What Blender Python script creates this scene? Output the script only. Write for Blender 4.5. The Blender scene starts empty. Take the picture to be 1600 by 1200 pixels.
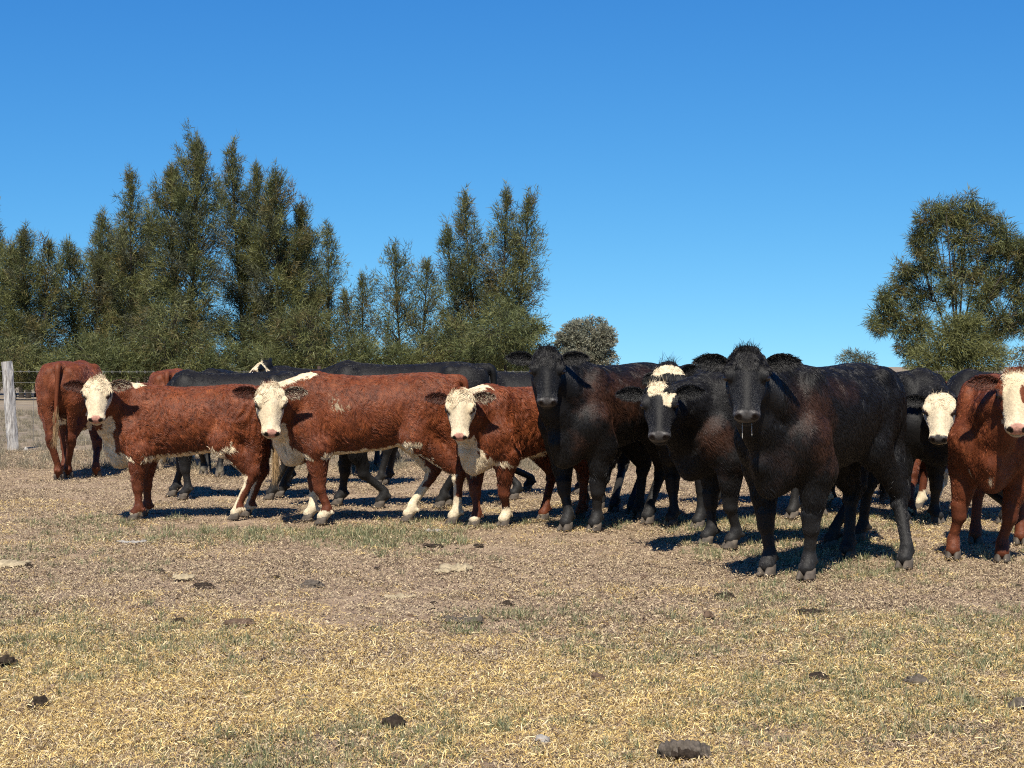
import bpy, math, random
import numpy as np
from mathutils import Vector, Matrix, noise as mnoise

R = math.radians
rng = np.random.default_rng(11)
random.seed(11)
scene = bpy.context.scene
COL = scene.collection

# ------------------------------------------------------------------ camera
EYE = 1.32            # camera height in metres
FOC = 2400.0          # focal length in photo pixels (photo is 1600 wide)
HOR = 572.0           # row of the horizon
cam_data = bpy.data.cameras.new("camera")
cam = bpy.data.objects.new("camera", cam_data)
COL.objects.link(cam)
cam_data.sensor_width = 36.0
cam_data.lens = 36.0 * FOC / 1600.0
cam_data.clip_start = 0.05
cam_data.clip_end = 3000.0
cam.location = (0, 0, EYE)
cam.rotation_euler = (R(90) - math.atan((600 - HOR) / FOC), 0, 0)
scene.camera = cam

# ------------------------------------------------------------------ light
SUN_DIR = Vector((0.13, 1.0, -1.32)).normalized()      # the way the light travels
SUN_EL = math.asin(-SUN_DIR.z)
world = bpy.data.worlds.new("World")
scene.world = world
world.use_nodes = True
wn = world.node_tree
wn.nodes.clear()
w_out = wn.nodes.new("ShaderNodeOutputWorld")
w_bg = wn.nodes.new("ShaderNodeBackground")
w_sky = wn.nodes.new("ShaderNodeTexSky")
w_sky.sky_type = 'NISHITA'
w_sky.sun_disc = False
w_sky.sun_elevation = SUN_EL
w_sky.sun_rotation = math.atan2(-SUN_DIR.x, -SUN_DIR.y)
w_sky.altitude = 300
w_sky.air_density = 0.6
w_sky.dust_density = 0.0
w_sky.ozone_density = 6.0
w_bg.inputs['Strength'].default_value = 0.0665
# the deep clear blue of a dry inland sky: a camera-like response applied to the whole physical sky
w_tc = wn.nodes.new("ShaderNodeTexCoord")
w_sep = wn.nodes.new("ShaderNodeSeparateXYZ"); wn.links.new(w_tc.outputs['Generated'], w_sep.inputs[0])
w_mx = wn.nodes.new("ShaderNodeMath"); w_mx.operation = 'MAXIMUM'; wn.links.new(w_sep.outputs[2], w_mx.inputs[0]); w_mx.inputs[1].default_value = 0.0
w_ml = wn.nodes.new("ShaderNodeMath"); w_ml.operation = 'MULTIPLY_ADD'; wn.links.new(w_mx.outputs[0], w_ml.inputs[0])
w_ml.inputs[1].default_value = 0.72; w_ml.inputs[2].default_value = 0.066
w_cmb = wn.nodes.new("ShaderNodeCombineXYZ")
wn.links.new(w_sep.outputs[0], w_cmb.inputs[0]); wn.links.new(w_sep.outputs[1], w_cmb.inputs[1]); wn.links.new(w_ml.outputs[0], w_cmb.inputs[2])
w_nrm = wn.nodes.new("ShaderNodeVectorMath"); w_nrm.operation = 'NORMALIZE'; wn.links.new(w_cmb.outputs[0], w_nrm.inputs[0])
wn.links.new(w_nrm.outputs[0], w_sky.inputs[0])
w_sc = wn.nodes.new("ShaderNodeSeparateColor"); wn.links.new(w_sky.outputs[0], w_sc.inputs[0])
w_cc = wn.nodes.new("ShaderNodeCombineColor")
SKY_K = 0.11
for _i, (_g, _a, _b) in enumerate(((1.72, .37, .376), (1.14, .83, .64), (.66, 1.10, .97))):
    _p = wn.nodes.new("ShaderNodeMath"); _p.operation = 'MULTIPLY'; wn.links.new(w_sc.outputs[_i], _p.inputs[0]); _p.inputs[1].default_value = SKY_K / _b
    _q = wn.nodes.new("ShaderNodeMath"); _q.operation = 'POWER'; wn.links.new(_p.outputs[0], _q.inputs[0]); _q.inputs[1].default_value = _g
    _r = wn.nodes.new("ShaderNodeMath"); _r.operation = 'MULTIPLY'; wn.links.new(_q.outputs[0], _r.inputs[0]); _r.inputs[1].default_value = _a / SKY_K
    wn.links.new(_r.outputs[0], w_cc.inputs[_i])
wn.links.new(w_cc.outputs[0], w_bg.inputs[0])
wn.links.new(w_bg.outputs[0], w_out.inputs[0])

sun_data = bpy.data.lights.new("sun", 'SUN')
sun_data.energy = 5.0
sun_data.angle = R(0.53)
sun_data.color = (1.0, 0.94, 0.83)
sun = bpy.data.objects.new("sun", sun_data)
COL.objects.link(sun)
sun.location = (-5, -10, 30)
sun.rotation_euler = SUN_DIR.to_track_quat('-Z', 'Y').to_euler()

vs = scene.view_settings
vs.view_transform = 'Standard'
vs.look = 'None'
vs.exposure = 0.72
vs.gamma = 1.0
vs.use_curve_mapping = False
scene.cycles.use_denoising = False
scene.cycles.pixel_filter_type = 'BLACKMAN_HARRIS'
scene.cycles.filter_width = 1.15
scene.cycles.max_bounces = 6
scene.cycles.transparent_max_bounces = 4
try:
    scene.cycles_curves.shape = 'RIBBONS'
    scene.cycles_curves.subdivisions = 2
except Exception:
    pass

# ------------------------------------------------------------------ helpers
def gx(u, D):
    """world X of photo column u at distance D"""
    return (u - 800.0) / FOC * D

def gd(v):
    """distance of the ground seen at photo row v"""
    return EYE * FOC / (v - HOR)

def zh(v, D):
    """height of photo row v at distance D"""
    return EYE - (v - HOR) / FOC * D

def gp(u, v):
    D = gd(v)
    return np.array([gx(u, D), D, 0.0])

def tag(o, label=None, cat=None, group=None, kind=None):
    if label: o['label'] = label
    if cat: o['category'] = cat
    if group: o['group'] = group
    if kind: o['kind'] = kind
    return o

def link(o, parent=None):
    COL.objects.link(o)
    if parent is not None:
        o.parent = parent
    return o

def mesh_np(name, V, F, mat=None, parent=None, col=None, smooth=True, face_n=None):
    """fast mesh from arrays; F is (n,k) int array of equal-sized faces"""
    V = np.asarray(V, dtype=np.float32); F = np.asarray(F, dtype=np.int32)
    me = bpy.data.meshes.new(name)
    n, k = F.shape
    me.vertices.add(len(V)); me.vertices.foreach_set('co', V.ravel())
    me.loops.add(n * k); me.loops.foreach_set('vertex_index', F.ravel())
    me.polygons.add(n); me.polygons.foreach_set('loop_start', np.arange(0, n * k, k, dtype=np.int32))
    if smooth:
        me.polygons.foreach_set('use_smooth', np.ones(n, dtype=bool))
    me.update(calc_edges=True)
    if col is not None:
        a = me.attributes.new('Col', 'FLOAT_COLOR', 'POINT')
        c = np.ones((len(V), 4), dtype=np.float32); c[:, :col.shape[1]] = col
        a.data.foreach_set('color', c.ravel())
    if mat: me.materials.append(mat)
    o = bpy.data.objects.new(name, me)
    return link(o, parent)

class MB:
    """collects quads and triangles for one mesh"""
    def __init__(s): s.v = []; s.f = []
    def add(s, V, F):
        b = len(s.v); s.v += [tuple(p) for p in V]; s.f += [tuple(i + b for i in f) for f in F]
    def tube(s, pts, rad, n=6, cap=True, flat=1.0):
        pts = [Vector(p) for p in pts]
        b = len(s.v)
        prev = None
        for i, p in enumerate(pts):
            d = (pts[min(i + 1, len(pts) - 1)] - pts[max(i - 1, 0)])
            if d.length < 1e-9: d = Vector((0, 0, 1))
            d.normalize()
            if prev is None:
                u = d.orthogonal().normalized()
            else:
                u = (prev - d * prev.dot(d)).normalized()
            prev = u
            w = d.cross(u)
            r = rad[i] if hasattr(rad, '__len__') else rad
            for k in range(n):
                a = 2 * math.pi * k / n
                s.v.append(tuple(p + u * (math.cos(a) * r) + w * (math.sin(a) * r * flat)))
        for i in range(len(pts) - 1):
            for k in range(n):
                s.f.append((b + i * n + k, b + i * n + (k + 1) % n, b + (i + 1) * n + (k + 1) % n, b + (i + 1) * n + k))
        if cap:
            s.f.append(tuple(b + k for k in reversed(range(n))))
            s.f.append(tuple(b + (len(pts) - 1) * n + k for k in range(n)))
    def build(s, name, mat=None, parent=None, smooth=True):
        me = bpy.data.meshes.new(name)
        me.from_pydata(s.v, [], s.f)
        if smooth: me.polygons.foreach_set('use_smooth', [True] * len(me.polygons))
        me.update()
        if mat: me.materials.append(mat)
        return link(bpy.data.objects.new(name, me), parent)

def vnoise(P, scale, seed=0):
    """cheap smooth noise in -1..1 for an (n,3) array (lattice value noise)"""
    Q = np.asarray(P, dtype=np.float64) * scale + np.array([13.7, 7.1, 3.3]) * (seed + 1)
    I = np.floor(Q).astype(np.int64); f = Q - I; f = f * f * (3 - 2 * f)
    def h(i, j, k):
        n = (i * 73856093) ^ (j * 19349663) ^ (k * 83492791) ^ (seed * 2654435)
        n = (n ^ (n >> 13)) * 1274126177
        n = n & 0x7fffffff
        n = (n ^ (n >> 16)) & 0xffff
        return n / 32767.5 - 1.0
    r = 0
    for a in (0, 1):
        wa = f[:, 0] if a else 1 - f[:, 0]
        for b in (0, 1):
            wb = f[:, 1] if b else 1 - f[:, 1]
            for c in (0, 1):
                wc = f[:, 2] if c else 1 - f[:, 2]
                r = r + wa * wb * wc * h(I[:, 0] + a, I[:, 1] + b, I[:, 2] + c)
    return r

def new_mat(name):
    m = bpy.data.materials.new(name); m.use_nodes = True
    nt = m.node_tree; nt.nodes.clear()
    out = nt.nodes.new('ShaderNodeOutputMaterial')
    b = nt.nodes.new('ShaderNodeBsdfPrincipled')
    nt.links.new(b.outputs[0], out.inputs[0])
    return m, nt, b

def N(nt, t, **kw):
    n = nt.nodes.new(t)
    for k, v in kw.items():
        if k in n.inputs.keys(): n.inputs[k].default_value = v
        else: setattr(n, k, v)
    return n

def ramp(nt, fac, stops):
    r = nt.nodes.new('ShaderNodeValToRGB')
    e = r.color_ramp.elements
    while len(e) < len(stops): e.new(0.5)
    for i, (p, c) in enumerate(stops):
        e[i].position = p; e[i].color = (*c, 1) if len(c) == 3 else c
    nt.links.new(fac, r.inputs[0])
    return r.outputs[0]

def mixc(nt, fac, a, b, mode='MIX'):
    m = nt.nodes.new('ShaderNodeMix'); m.data_type = 'RGBA'; m.blend_type = mode
    for k, s in ((0, fac), (6, a), (7, b)):
        if hasattr(s, 'links'): nt.links.new(s, m.inputs[k])
        elif isinstance(s, (int, float)): m.inputs[k].default_value = s
        else: m.inputs[k].default_value = (*s, 1)
    return m.outputs[2]

def simple_mat(name, c, rough=0.7, spec=0.5, var=0.25, scale=30, bump=0.0, coat=0.0):
    m, nt, b = new_mat(name)
    tc = N(nt, 'ShaderNodeTexCoord')
    no = N(nt, 'ShaderNodeTexNoise', Scale=scale, Detail=5.0)
    nt.links.new(tc.outputs['Object'], no.inputs['Vector'])
    lo = tuple(x * (1 - var) for x in c); hi = tuple(min(1, x * (1 + var)) for x in c)
    nt.links.new(ramp(nt, no.outputs[0], [(0.3, lo), (0.7, hi)]), b.inputs['Base Color'])
    b.inputs['Roughness'].default_value = rough
    b.inputs['Specular IOR Level'].default_value = spec
    b.inputs['Coat Weight'].default_value = coat
    if bump:
        bp = N(nt, 'ShaderNodeBump', Strength=bump, Distance=0.01)
        nt.links.new(no.outputs[0], bp.inputs['Height']); nt.links.new(bp.outputs[0], b.inputs['Normal'])
    return m
# ------------------------------------------------------------------ cattle: one continuous body grown from a distance field
def np3(*a): return np.array(a, dtype=np.float64)

TX = np.array([-.600, -.588, -.565, -.52, -.42, -.30, -.10, .10, .25, .36, .45, .52, .575, .60])
TT = np.array([.800, .870, .925, .962, .985, .985, .968, .962, .975, .985, .955, .87, .75, .69])
TB = np.array([.760, .700, .655, .60, .565, .538, .488, .462, .450, .440, .450, .49, .56, .62])
TW = np.array([.030, .085, .128, .165, .190, .206, .228, .228, .202, .178, .152, .120, .072, .03])

class Field:
    def __init__(s, lo, hi, h):
        s.h = h; s.lo = np.array(lo); n = np.ceil((np.array(hi) - s.lo) / h).astype(int) + 1
        s.n = n
        s.f = np.full(n, 0.2, dtype=np.float32)
        s.ax = [s.lo[i] + h * np.arange(n[i]) for i in range(3)]
    def box(s, lo, hi, pad=0.1):
        sl = []
        for i in range(3):
            a = int(max(0, math.floor((lo[i] - pad - s.lo[i]) / s.h))); b = int(min(s.n[i], math.ceil((hi[i] + pad - s.lo[i]) / s.h) + 1))
            if b <= a: return None
            sl.append(slice(a, b))
        return tuple(sl)
    def pts(s, sl):
        return (s.ax[0][sl[0]][:, None, None].astype(np.float32), s.ax[1][sl[1]][None, :, None].astype(np.float32), s.ax[2][sl[2]][None, None, :].astype(np.float32))
    def union(s, sl, d, k):
        a = s.f[sl]
        hh = np.clip(0.5 + 0.5 * (a - d) / k, 0, 1)
        s.f[sl] = a * (1 - hh) + d * hh - k * hh * (1 - hh)
    def cut(s, sl, d, k):
        a = s.f[sl]; d = -d
        hh = np.clip(0.5 - 0.5 * (a - d) / k, 0, 1)
        s.f[sl] = a * (1 - hh) + d * hh + k * hh * (1 - hh)
    def cone(s, p, q, r1, r2, k=.03, sq=None, cut=False):
        """tapered capsule; sq=(axis, factor) flattens it along an axis"""
        p = np.asarray(p, float); q = np.asarray(q, float)
        m = max(r1, r2)
        sl = s.box(np.minimum(p, q) - m, np.maximum(p, q) + m)
        if sl is None: return
        X, Y, Z = s.pts(sl); d = q - p; L = max(d @ d, 1e-9)
        t = np.clip(((X - p[0]) * d[0] + (Y - p[1]) * d[1] + (Z - p[2]) * d[2]) / L, 0, 1)
        ex, ey, ez = X - (p[0] + t * d[0]), Y - (p[1] + t * d[1]), Z - (p[2] + t * d[2])
        if sq is not None:
            a, fct = sq; a = np.asarray(a, float); a = a / np.linalg.norm(a)
            c = ex * a[0] + ey * a[1] + ez * a[2]
            dd = np.sqrt(np.maximum(ex * ex + ey * ey + ez * ez - c * c + (c / fct) ** 2, 1e-12))
        else:
            dd = np.sqrt(ex * ex + ey * ey + ez * ez)
        D = dd - (r1 + (r2 - r1) * t)
        (s.cut if cut else s.union)(sl, D.astype(np.float32), k)
    def ell(s, c, r, M=None, k=.03, cut=False):
        """ellipsoid, columns of M are its axes"""
        c = np.asarray(c, float); r = np.asarray(r, float)
        m = r.max()
        sl = s.box(c - m, c + m)
        if sl is None: return
        X, Y, Z = s.pts(sl); X = X - c[0]; Y = Y - c[1]; Z = Z - c[2]
        if M is None: M = np.eye(3)
        A = [X * M[0, i] + Y * M[1, i] + Z * M[2, i] for i in range(3)]
        k0 = np.sqrt(sum((A[i] / r[i]) ** 2 for i in range(3)))
        k1 = np.sqrt(sum((A[i] / r[i] ** 2) ** 2 for i in range(3))) + 1e-6
        D = k0 * (k0 - 1) / k1
        D = np.where(k0 < 0.2, -r.min() * (1 - k0), D)
        (s.cut if cut else s.union)(sl, D.astype(np.float32), k)
    def torso(s, S, wid=1.0):
        xs = TX * S
        sl = s.box((xs[0], -.26 * S, .4 * S), (xs[-1], .26 * S, 1.0 * S), .08)
        X, Y, Z = s.pts(sl)
        x = X[:, 0, 0]
        def sm(a):
            g = np.interp(x, xs, a * S)
            kk = max(3, int(.05 * S / s.h) | 1); pad = kk // 2
            return np.convolve(np.pad(g, pad, mode='edge'), np.ones(kk) / kk, 'valid')[:, None, None]
        T, B, W = sm(TT), sm(TB), sm(TW * wid * .96)
        mid = B + (T - B) * .52
        out = np.maximum(np.abs(X) - xs[-1], 0) / .04
        up = np.where(Z > mid, (Z - mid) / (T - mid), (Z - mid) / (B - mid))
        # upper half is narrower towards the spine
        w = W * np.where(Z > mid, 1 - .10 * np.clip(up, 0, 1) ** 2, 1 - .05 * np.clip(up, 0, 1))
        e = 2.25
        q = ((np.abs(Y) / w) ** e + np.abs(up) ** e) ** (1 / e) - 1
        D = q * np.minimum(w, (T - B) * .5) * .95 + out * .04
        s.union(sl, D.astype(np.float32), .02)

def surface_nets(F):
    f = F.f; n = f.shape
    ins = f < 0
    V = None
    c = ins[:-1, :-1, :-1].astype(np.int8)
    cnt = c.copy()
    for i, j, k in ((1, 0, 0), (0, 1, 0), (0, 0, 1), (1, 1, 0), (1, 0, 1), (0, 1, 1), (1, 1, 1)):
        cnt += ins[i:n[0] - 1 + i, j:n[1] - 1 + j, k:n[2] - 1 + k]
    act = np.argwhere((cnt > 0) & (cnt < 8))
    idx = np.full((n[0] - 1, n[1] - 1, n[2] - 1), -1, dtype=np.int32)
    idx[act[:, 0], act[:, 1], act[:, 2]] = np.arange(len(act))
    acc = np.zeros((len(act), 3)); num = np.zeros(len(act))
    for ax in range(3):
        o1, o2 = [a for a in range(3) if a != ax]
        for a in (0, 1):
            for b in (0, 1):
                off = np.zeros(3, int); off[o1] = a; off[o2] = b
                p = act + off; q = p.copy(); q[:, ax] += 1
                fa = f[p[:, 0], p[:, 1], p[:, 2]]; fb = f[q[:, 0], q[:, 1], q[:, 2]]
                m = (fa < 0) != (fb < 0)
                t = np.where(m, fa / (fa - fb + 1e-12), 0)
                pos = off.astype(float)[None, :].repeat(len(act), 0); pos[:, ax] += t
                acc += pos * m[:, None]; num += m
    V = (act + acc / num[:, None]) * F.h + F.lo
    faces = []
    for ax in range(3):
        o1, o2 = (ax + 1) % 3, (ax + 2) % 3
        a = [slice(None)] * 3; b = [slice(None)] * 3
        a[ax] = slice(0, n[ax] - 1); b[ax] = slice(1, n[ax])
        A = ins[tuple(a)]; B = ins[tuple(b)]
        e = np.argwhere(A != B)
        e = e[(e[:, o1] > 0) & (e[:, o2] > 0) & (e[:, o1] < n[o1] - 1) & (e[:, o2] < n[o2] - 1)]
        s = A[e[:, 0], e[:, 1], e[:, 2]]
        def I(d1, d2):
            p = e.copy(); p[:, o1] -= d1; p[:, o2] -= d2
            return idx[p[:, 0], p[:, 1], p[:, 2]]
        q = np.stack([I(1, 1), I(0, 1), I(0, 0), I(1, 0)], 1)
        q[~s] = q[~s][:, ::-1]
        faces.append(q)
    Fc = np.concatenate(faces)
    return V, Fc[(Fc >= 0).all(1)]

def vert_normals(V, F):
    nrm = np.cross(V[F[:, 2]] - V[F[:, 0]], V[F[:, 3]] - V[F[:, 1]])
    out = np.zeros_like(V)
    for k in range(4): np.add.at(out, F[:, k], nrm)
    return out / (np.linalg.norm(out, axis=1, keepdims=True) + 1e-12)

def seg_dist(P, a, b):
    d = b - a; t = np.clip(((P - a) @ d) / (d @ d), 0, 1)
    return np.linalg.norm(P - a - t[:, None] * d, axis=1), t

# ---- materials of the animals
def coat_material(name, hair):
    m, nt, b = new_mat(name)
    at = N(nt, 'ShaderNodeAttribute', attribute_name='Col')
    col = at.outputs['Color']
    if not hair:
        tc = N(nt, 'ShaderNodeTexCoord')
        no = N(nt, 'ShaderNodeTexNoise', Scale=60.0, Detail=4.0)
        nt.links.new(tc.outputs['Object'], no.inputs['Vector'])
        col = mixc(nt, 1.0, col, ramp(nt, no.outputs[0], [(0.3, (.7, .7, .7)), (0.7, (1.15, 1.15, 1.15))]), 'MULTIPLY')
        bp = N(nt, 'ShaderNodeBump', Strength=0.35, Distance=0.008)
        nt.links.new(no.outputs[0], bp.inputs['Height']); nt.links.new(bp.outputs[0], b.inputs['Normal'])
        mr = N(nt, 'ShaderNodeMapRange'); nt.links.new(at.outputs['Alpha'], mr.inputs[0])
        mr.inputs[3].default_value = 0.62; mr.inputs[4].default_value = 0.46
        nt.links.new(mr.outputs[0], b.inputs['Roughness'])
        b.inputs['Specular IOR Level'].default_value = 0.22
    else:
        b.inputs['Roughness'].default_value = 0.44
        b.inputs['Specular IOR Level'].default_value = 0.30
    nt.links.new(col, b.inputs['Base Color'])
    return m
M_SKIN = coat_material('cattle_hide', False)
M_HAIR = coat_material('cattle_hair', True)
M_HOOF = simple_mat('hoof_horn', (.065, .050, .036), .8, var=.5, scale=25, bump=.4)
M_DROOL = simple_mat('drool', (.35, .34, .30), .15, .6, .1)
M_EYE, _nt, _b = new_mat('eye_dark'); _b.inputs['Base Color'].default_value = (.008, .005, .004, 1); _b.inputs['Roughness'].default_value = .18

RED = np3(.120, .031, .0100); RED2 = np3(.070, .0185, .0075); RED_LT = np3(.19, .060, .019)
BLK = np3(.0050, .0044, .0042); BRN = np3(.034, .0135, .0070); GRY = np3(.018, .0168, .0157)
WHT = np3(.56, .46, .31); CRM = np3(.46, .35, .20); PINK = np3(.40, .20, .145); MUD = np3(.17, .135, .085)

def hair_object(name, roots, dirs, bend, length, rad, cols, parent, npt=4):
    n = len(roots)
    hc = bpy.data.hair_curves.new(name)
    hc.add_curves([npt] * n)
    t = np.linspace(0, 1, npt)[None, :, None]
    P = roots[:, None, :] + dirs[:, None, :] * length[:, None, None] * t + bend[:, None, :] * (length[:, None, None] * t * t)
    hc.position_data.foreach_set('vector', P.astype(np.float32).ravel())
    ra = hc.attributes.get('radius') or hc.attributes.new('radius', 'FLOAT', 'POINT')
    tt = np.array([1.0, .85, .6, .12] if npt == 4 else np.linspace(1, .12, npt))
    ra.data.foreach_set('value', (rad[:, None] * tt[None, :]).astype(np.float32).ravel())
    ca = hc.attributes.new('Col', 'FLOAT_COLOR', 'CURVE')
    c4 = np.ones((n, 4), np.float32); c4[:, :3] = cols
    ca.data.foreach_set('color', c4.ravel())
    hc.materials.append(M_HAIR)
    return link(bpy.data.objects.new(name, hc), parent)

def unit(v): return v / (np.linalg.norm(v) + 1e-12)

def cow(label, root, heading, S, head, hooves=None, coat=None, h=.0105, hairs=40000, hair_len=.022,
        group='cattle standing in the dusty yard', tail=True, ears=((0.0, 0.0), (0.0, 0.0)), neck_r=1.0, blobs=(), fat=1.0, cat='cow', tuft=0.035, lift=None, rough=1.0, wid=1.0, socks=(.12, .12, .14, .14), stripe=False, drool=False):
    """root (X,Y), heading in degrees, S = height at the withers in metres.
    head = (X, Y, Z of the poll, face yaw in degrees, nose pitch below level in degrees[, roll]); hooves = 4 world (x,y) or None: FL FR HL HR"""
    hairs = int(hairs * .72)
    seed = int(abs(root[0] * 1000 + root[1] * 77)) % 9973
    rg = np.random.default_rng(seed)
    th = R(heading); ct, st = math.cos(th), math.sin(th)
    def loc(p):
        x, y = p[0] - root[0], p[1] - root[1]
        return np3(x * ct + y * st, -x * st + y * ct, p[2] if len(p) > 2 else 0)
    # head frame
    poll = loc(head[:3]); yaw = R(head[3] - heading); pit = R(head[4])
    fwd = np3(math.cos(yaw), math.sin(yaw), 0)
    a = fwd * math.cos(pit) - np3(0, 0, 1) * math.sin(pit)
    nn = fwd * math.sin(pit) + np3(0, 0, 1) * math.cos(pit)
    ss = np.cross(nn, a)                       # the animal's left
    if len(head) > 5:
        ro = R(head[5]); ss, nn = ss * math.cos(ro) + nn * math.sin(ro), nn * math.cos(ro) - ss * math.sin(ro)
    ss = unit(ss)
    L = .342 * S
    HM = np.stack([a, ss, nn], 1)
    LW = 1.13        # heads a little broader than long-boned
    def H(x, y, z): return poll + L * (a * x + ss * y * LW + nn * z)
    # legs
    neutral = [np3(.36, .125, 0), np3(.36, -.125, 0), np3(-.47, .125, 0), np3(-.47, -.125, 0)]
    hv = []
    for i in range(4):
        if hooves is None or hooves[i] is None: hv.append(neutral[i] * S + np3(rg.normal(0, .03), rg.normal(0, .012), 0))
        else: hv.append(loc(hooves[i]))
    lo = np.array([-.75 * S, -.36 * S, 0]); hi = np.array([.66 * S, .36 * S, 1.04 * S])
    for p in hv:
        lo = np.minimum(lo, p - .12); hi = np.maximum(hi, p + .12)
    for q in (H(0, 0, 0), H(1.05, 0, -.2), H(.3, .3, 0), H(.3, -.3, 0), H(.4, 0, -.6)):
        lo = np.minimum(lo, q - .1); hi = np.maximum(hi, q + .1)
    lo[2] = -.02
    F = Field(lo, hi, h)
    F.torso(S, wid)
    k = .05 * S
    for y in (-1, 1):
        # hooks, pins, thigh, shoulder blade, shoulder point
        F.ell(np3(-.335, .150 * y, .905) * S, np3(.055, .045, .055) * S, k=.05)
        F.ell(np3(-.545, .085 * y, .875) * S, np3(.045, .045, .06) * S, k=.05)
        F.ell(np3(-.43, .115 * y, .76) * S, np3(.145, .090, .20) * S, k=.06)
        F.ell(np3(.36, .125 * y, .76) * S, np3(.11, .068, .20) * S, k=.06)
        F.ell(np3(.455, .110 * y, .62) * S, np3(.080, .070, .12) * S, k=.09)
    F.ell(np3(-.555, 0, .93) * S, np3(.06, .045, .045) * S, k=.05)
    # a fold in front of the thigh
    for i, p in enumerate(hv):
        y = 1 if i % 2 == 0 else -1
        lz = 0 if lift is None else lift[i]
        p = p + np3(0, 0, lz)
        if i < 2:
            fx = p[0] / S - .36; fy = p[1] / S
            sh = np3(.42, .125 * y, .64) * S
            el = np3(.345 + .12 * fx, .135 * y, .50) * S
            fet = p + np3(-.020, 0, .085) * S
            kn = el * .45 + fet * .55; kn[0] += .012 * S; kn[2] = .262 * S + lz * .6
            kn[0] += .15 * abs(fx) * S * (1 if fx < 0 else 0)
            F.cone(sh, el, .105 * S, .092 * S, k=.06)
            F.cone(el, kn + (el - kn) * .12, .084 * S, .043 * S, k=.05)
            F.ell(el * .6 + kn * .4 + np3(.012, .006 * y, 0) * S, np3(.058, .050, .10) * S, k=.03)
            F.cone(kn + np3(.004, 0, .024) * S, kn - np3(0, 0, .03) * S, .044 * S, .040 * S, k=.015)
            F.cone(kn - np3(0, 0, .03) * S, fet + np3(0, 0, .03) * S, .030 * S, .026 * S, k=.022)
        else:
            fx = p[0] / S + .47
            hip = np3(-.37, .12 * y, .78) * S
            sti = np3(-.285 + .22 * fx, .145 * y, .575) * S
            fet = p + np3(-.018, 0, .085) * S
            hk = np3(-.535 + .62 * fx, (.115 * y + p[1] / S) * .5, .335) * S; hk[2] += lz * .8
            F.cone(hip, sti, .125 * S, .095 * S, k=.06, sq=((0, 1, 0), .8))
            ham = np3(-.505 + .1 * fx, .11 * y, .66) * S
            F.cone(np3(-.50, .105 * y, .80) * S, ham, .075 * S, .080 * S, k=.06, sq=((0, 1, 0), .8))
            F.cone(ham, hk + np3(-.012, 0, .06) * S, .085 * S, .044 * S, k=.06, sq=((0, 1, 0), .75))
            F.cone(sti, hk + (sti - hk) * .12, .090 * S, .046 * S, k=.06, sq=((0, 1, 0), .80))
            F.ell(hk + np3(-.030, 0, .022) * S, np3(.030, .030, .045) * S, k=.03)                              # point of hock
            F.cone(hk + np3(-.008, 0, .012) * S, hk + np3(.012, 0, -.04) * S, .044 * S, .038 * S, k=.02)
            F.cone(hk + np3(.006, 0, -.04) * S, fet + np3(0, 0, .03) * S, .031 * S, .027 * S, k=.022)
        F.cone(fet + np3(0, 0, .010) * S, fet - np3(0, 0, .004) * S, .033 * S, .033 * S, k=.018)
        F.cone(fet, p + np3(.008, 0, .050) * S, .030 * S, .037 * S, k=.018)
        for q in (-1, 1):
            F.ell(fet + np3(-.036, .018 * q, -.008) * S, np3(.011, .009, .014) * S, k=.010)     # dew claws
    # flank folds and belly
    F.ell(np3(-.29, 0, .585) * S, np3(.15, .15, .08) * S, k=.05)
    if fat != 1.0:
        F.ell(np3(-.02, 0, .60) * S, np3(.34, .262 * fat, .20) * S, k=.08)
    # neck: crest, side, throat, dewlap
    nr = neck_r
    wi = np3(.37, 0, .90) * S
    cb = H(.17, 0, -.44); th_ = H(.34, 0, -.56)
    fd = unit(np3(poll[0] - .45 * S, poll[1], 0)) if abs(poll[1]) > .02 else np3(1, 0, 0)
    def bez(p, q, m, t): return p * (1 - t) ** 2 + m * 2 * t * (1 - t) + q * t * t
    mid_c = (wi + cb) * .5 + np3(.06, 0, -.005) * S
    lat = unit(np.cross(cb - wi, np3(0, 0, 1)))
    seg = 5
    ts = np.linspace(0, 1, seg + 1)
    def chain(p, m, q, r1, r2, kk, sqf=None):
        for i in range(seg):
            A, B = bez(p, q, m, ts[i]), bez(p, q, m, ts[i + 1])
            ra = r1 + (r2 - r1) * ts[i]; rb = r1 + (r2 - r1) * ts[i + 1]
            F.cone(A, B, ra, rb, k=kk, sq=None if sqf is None else (lat, sqf))
    chain(wi, mid_c, cb, .085 * S * nr, .062 * S * nr, .05)
    p2 = np3(.42, 0, .76) * S; q2 = cb * .45 + th_ * .55
    chain(p2, (p2 + q2) * .5 + np3(.10, 0, .02) * S, q2, .126 * S * nr, .080 * S * nr, .07)
    p3 = np3(.50, 0, .62) * S
    chain(p3, (p3 + th_) * .5 + np3(.09, 0, -.02) * S, th_, .100 * S * nr, .068 * S * nr, .05, .85)
    # brisket and dewlap
    F.ell(np3(.49, 0, .50) * S, np3(.10, .10, .115) * S, k=.08)
    F.cone(np3(.535, 0, .425) * S, np3(.56, 0, .56) * S, .036 * S, .055 * S, k=.07)
    dm = np3(.605, 0, .525) * S
    F.cone(np3(.545, 0, .43) * S, dm, .036 * S, .034 * S, k=.06)
    F.cone(dm, dm * .45 + H(.32, 0, -.62) * .55, .032 * S, .026 * S, k=.045)
    F.cone(dm * .45 + H(.32, 0, -.62) * .55, H(.34, 0, -.56), .026 * S, .03 * S, k=.04)
    # head
    e = lambda c, r, kk=.02, cut=False: F.ell(H(*c), np3(r[0], r[1] * LW, r[2]) * L, HM, k=kk, cut=cut)
    e((.19, 0, -.19), (.235, .225, .175)); e((.03, 0, -.17), (.10, .13, .115), .03)
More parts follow.
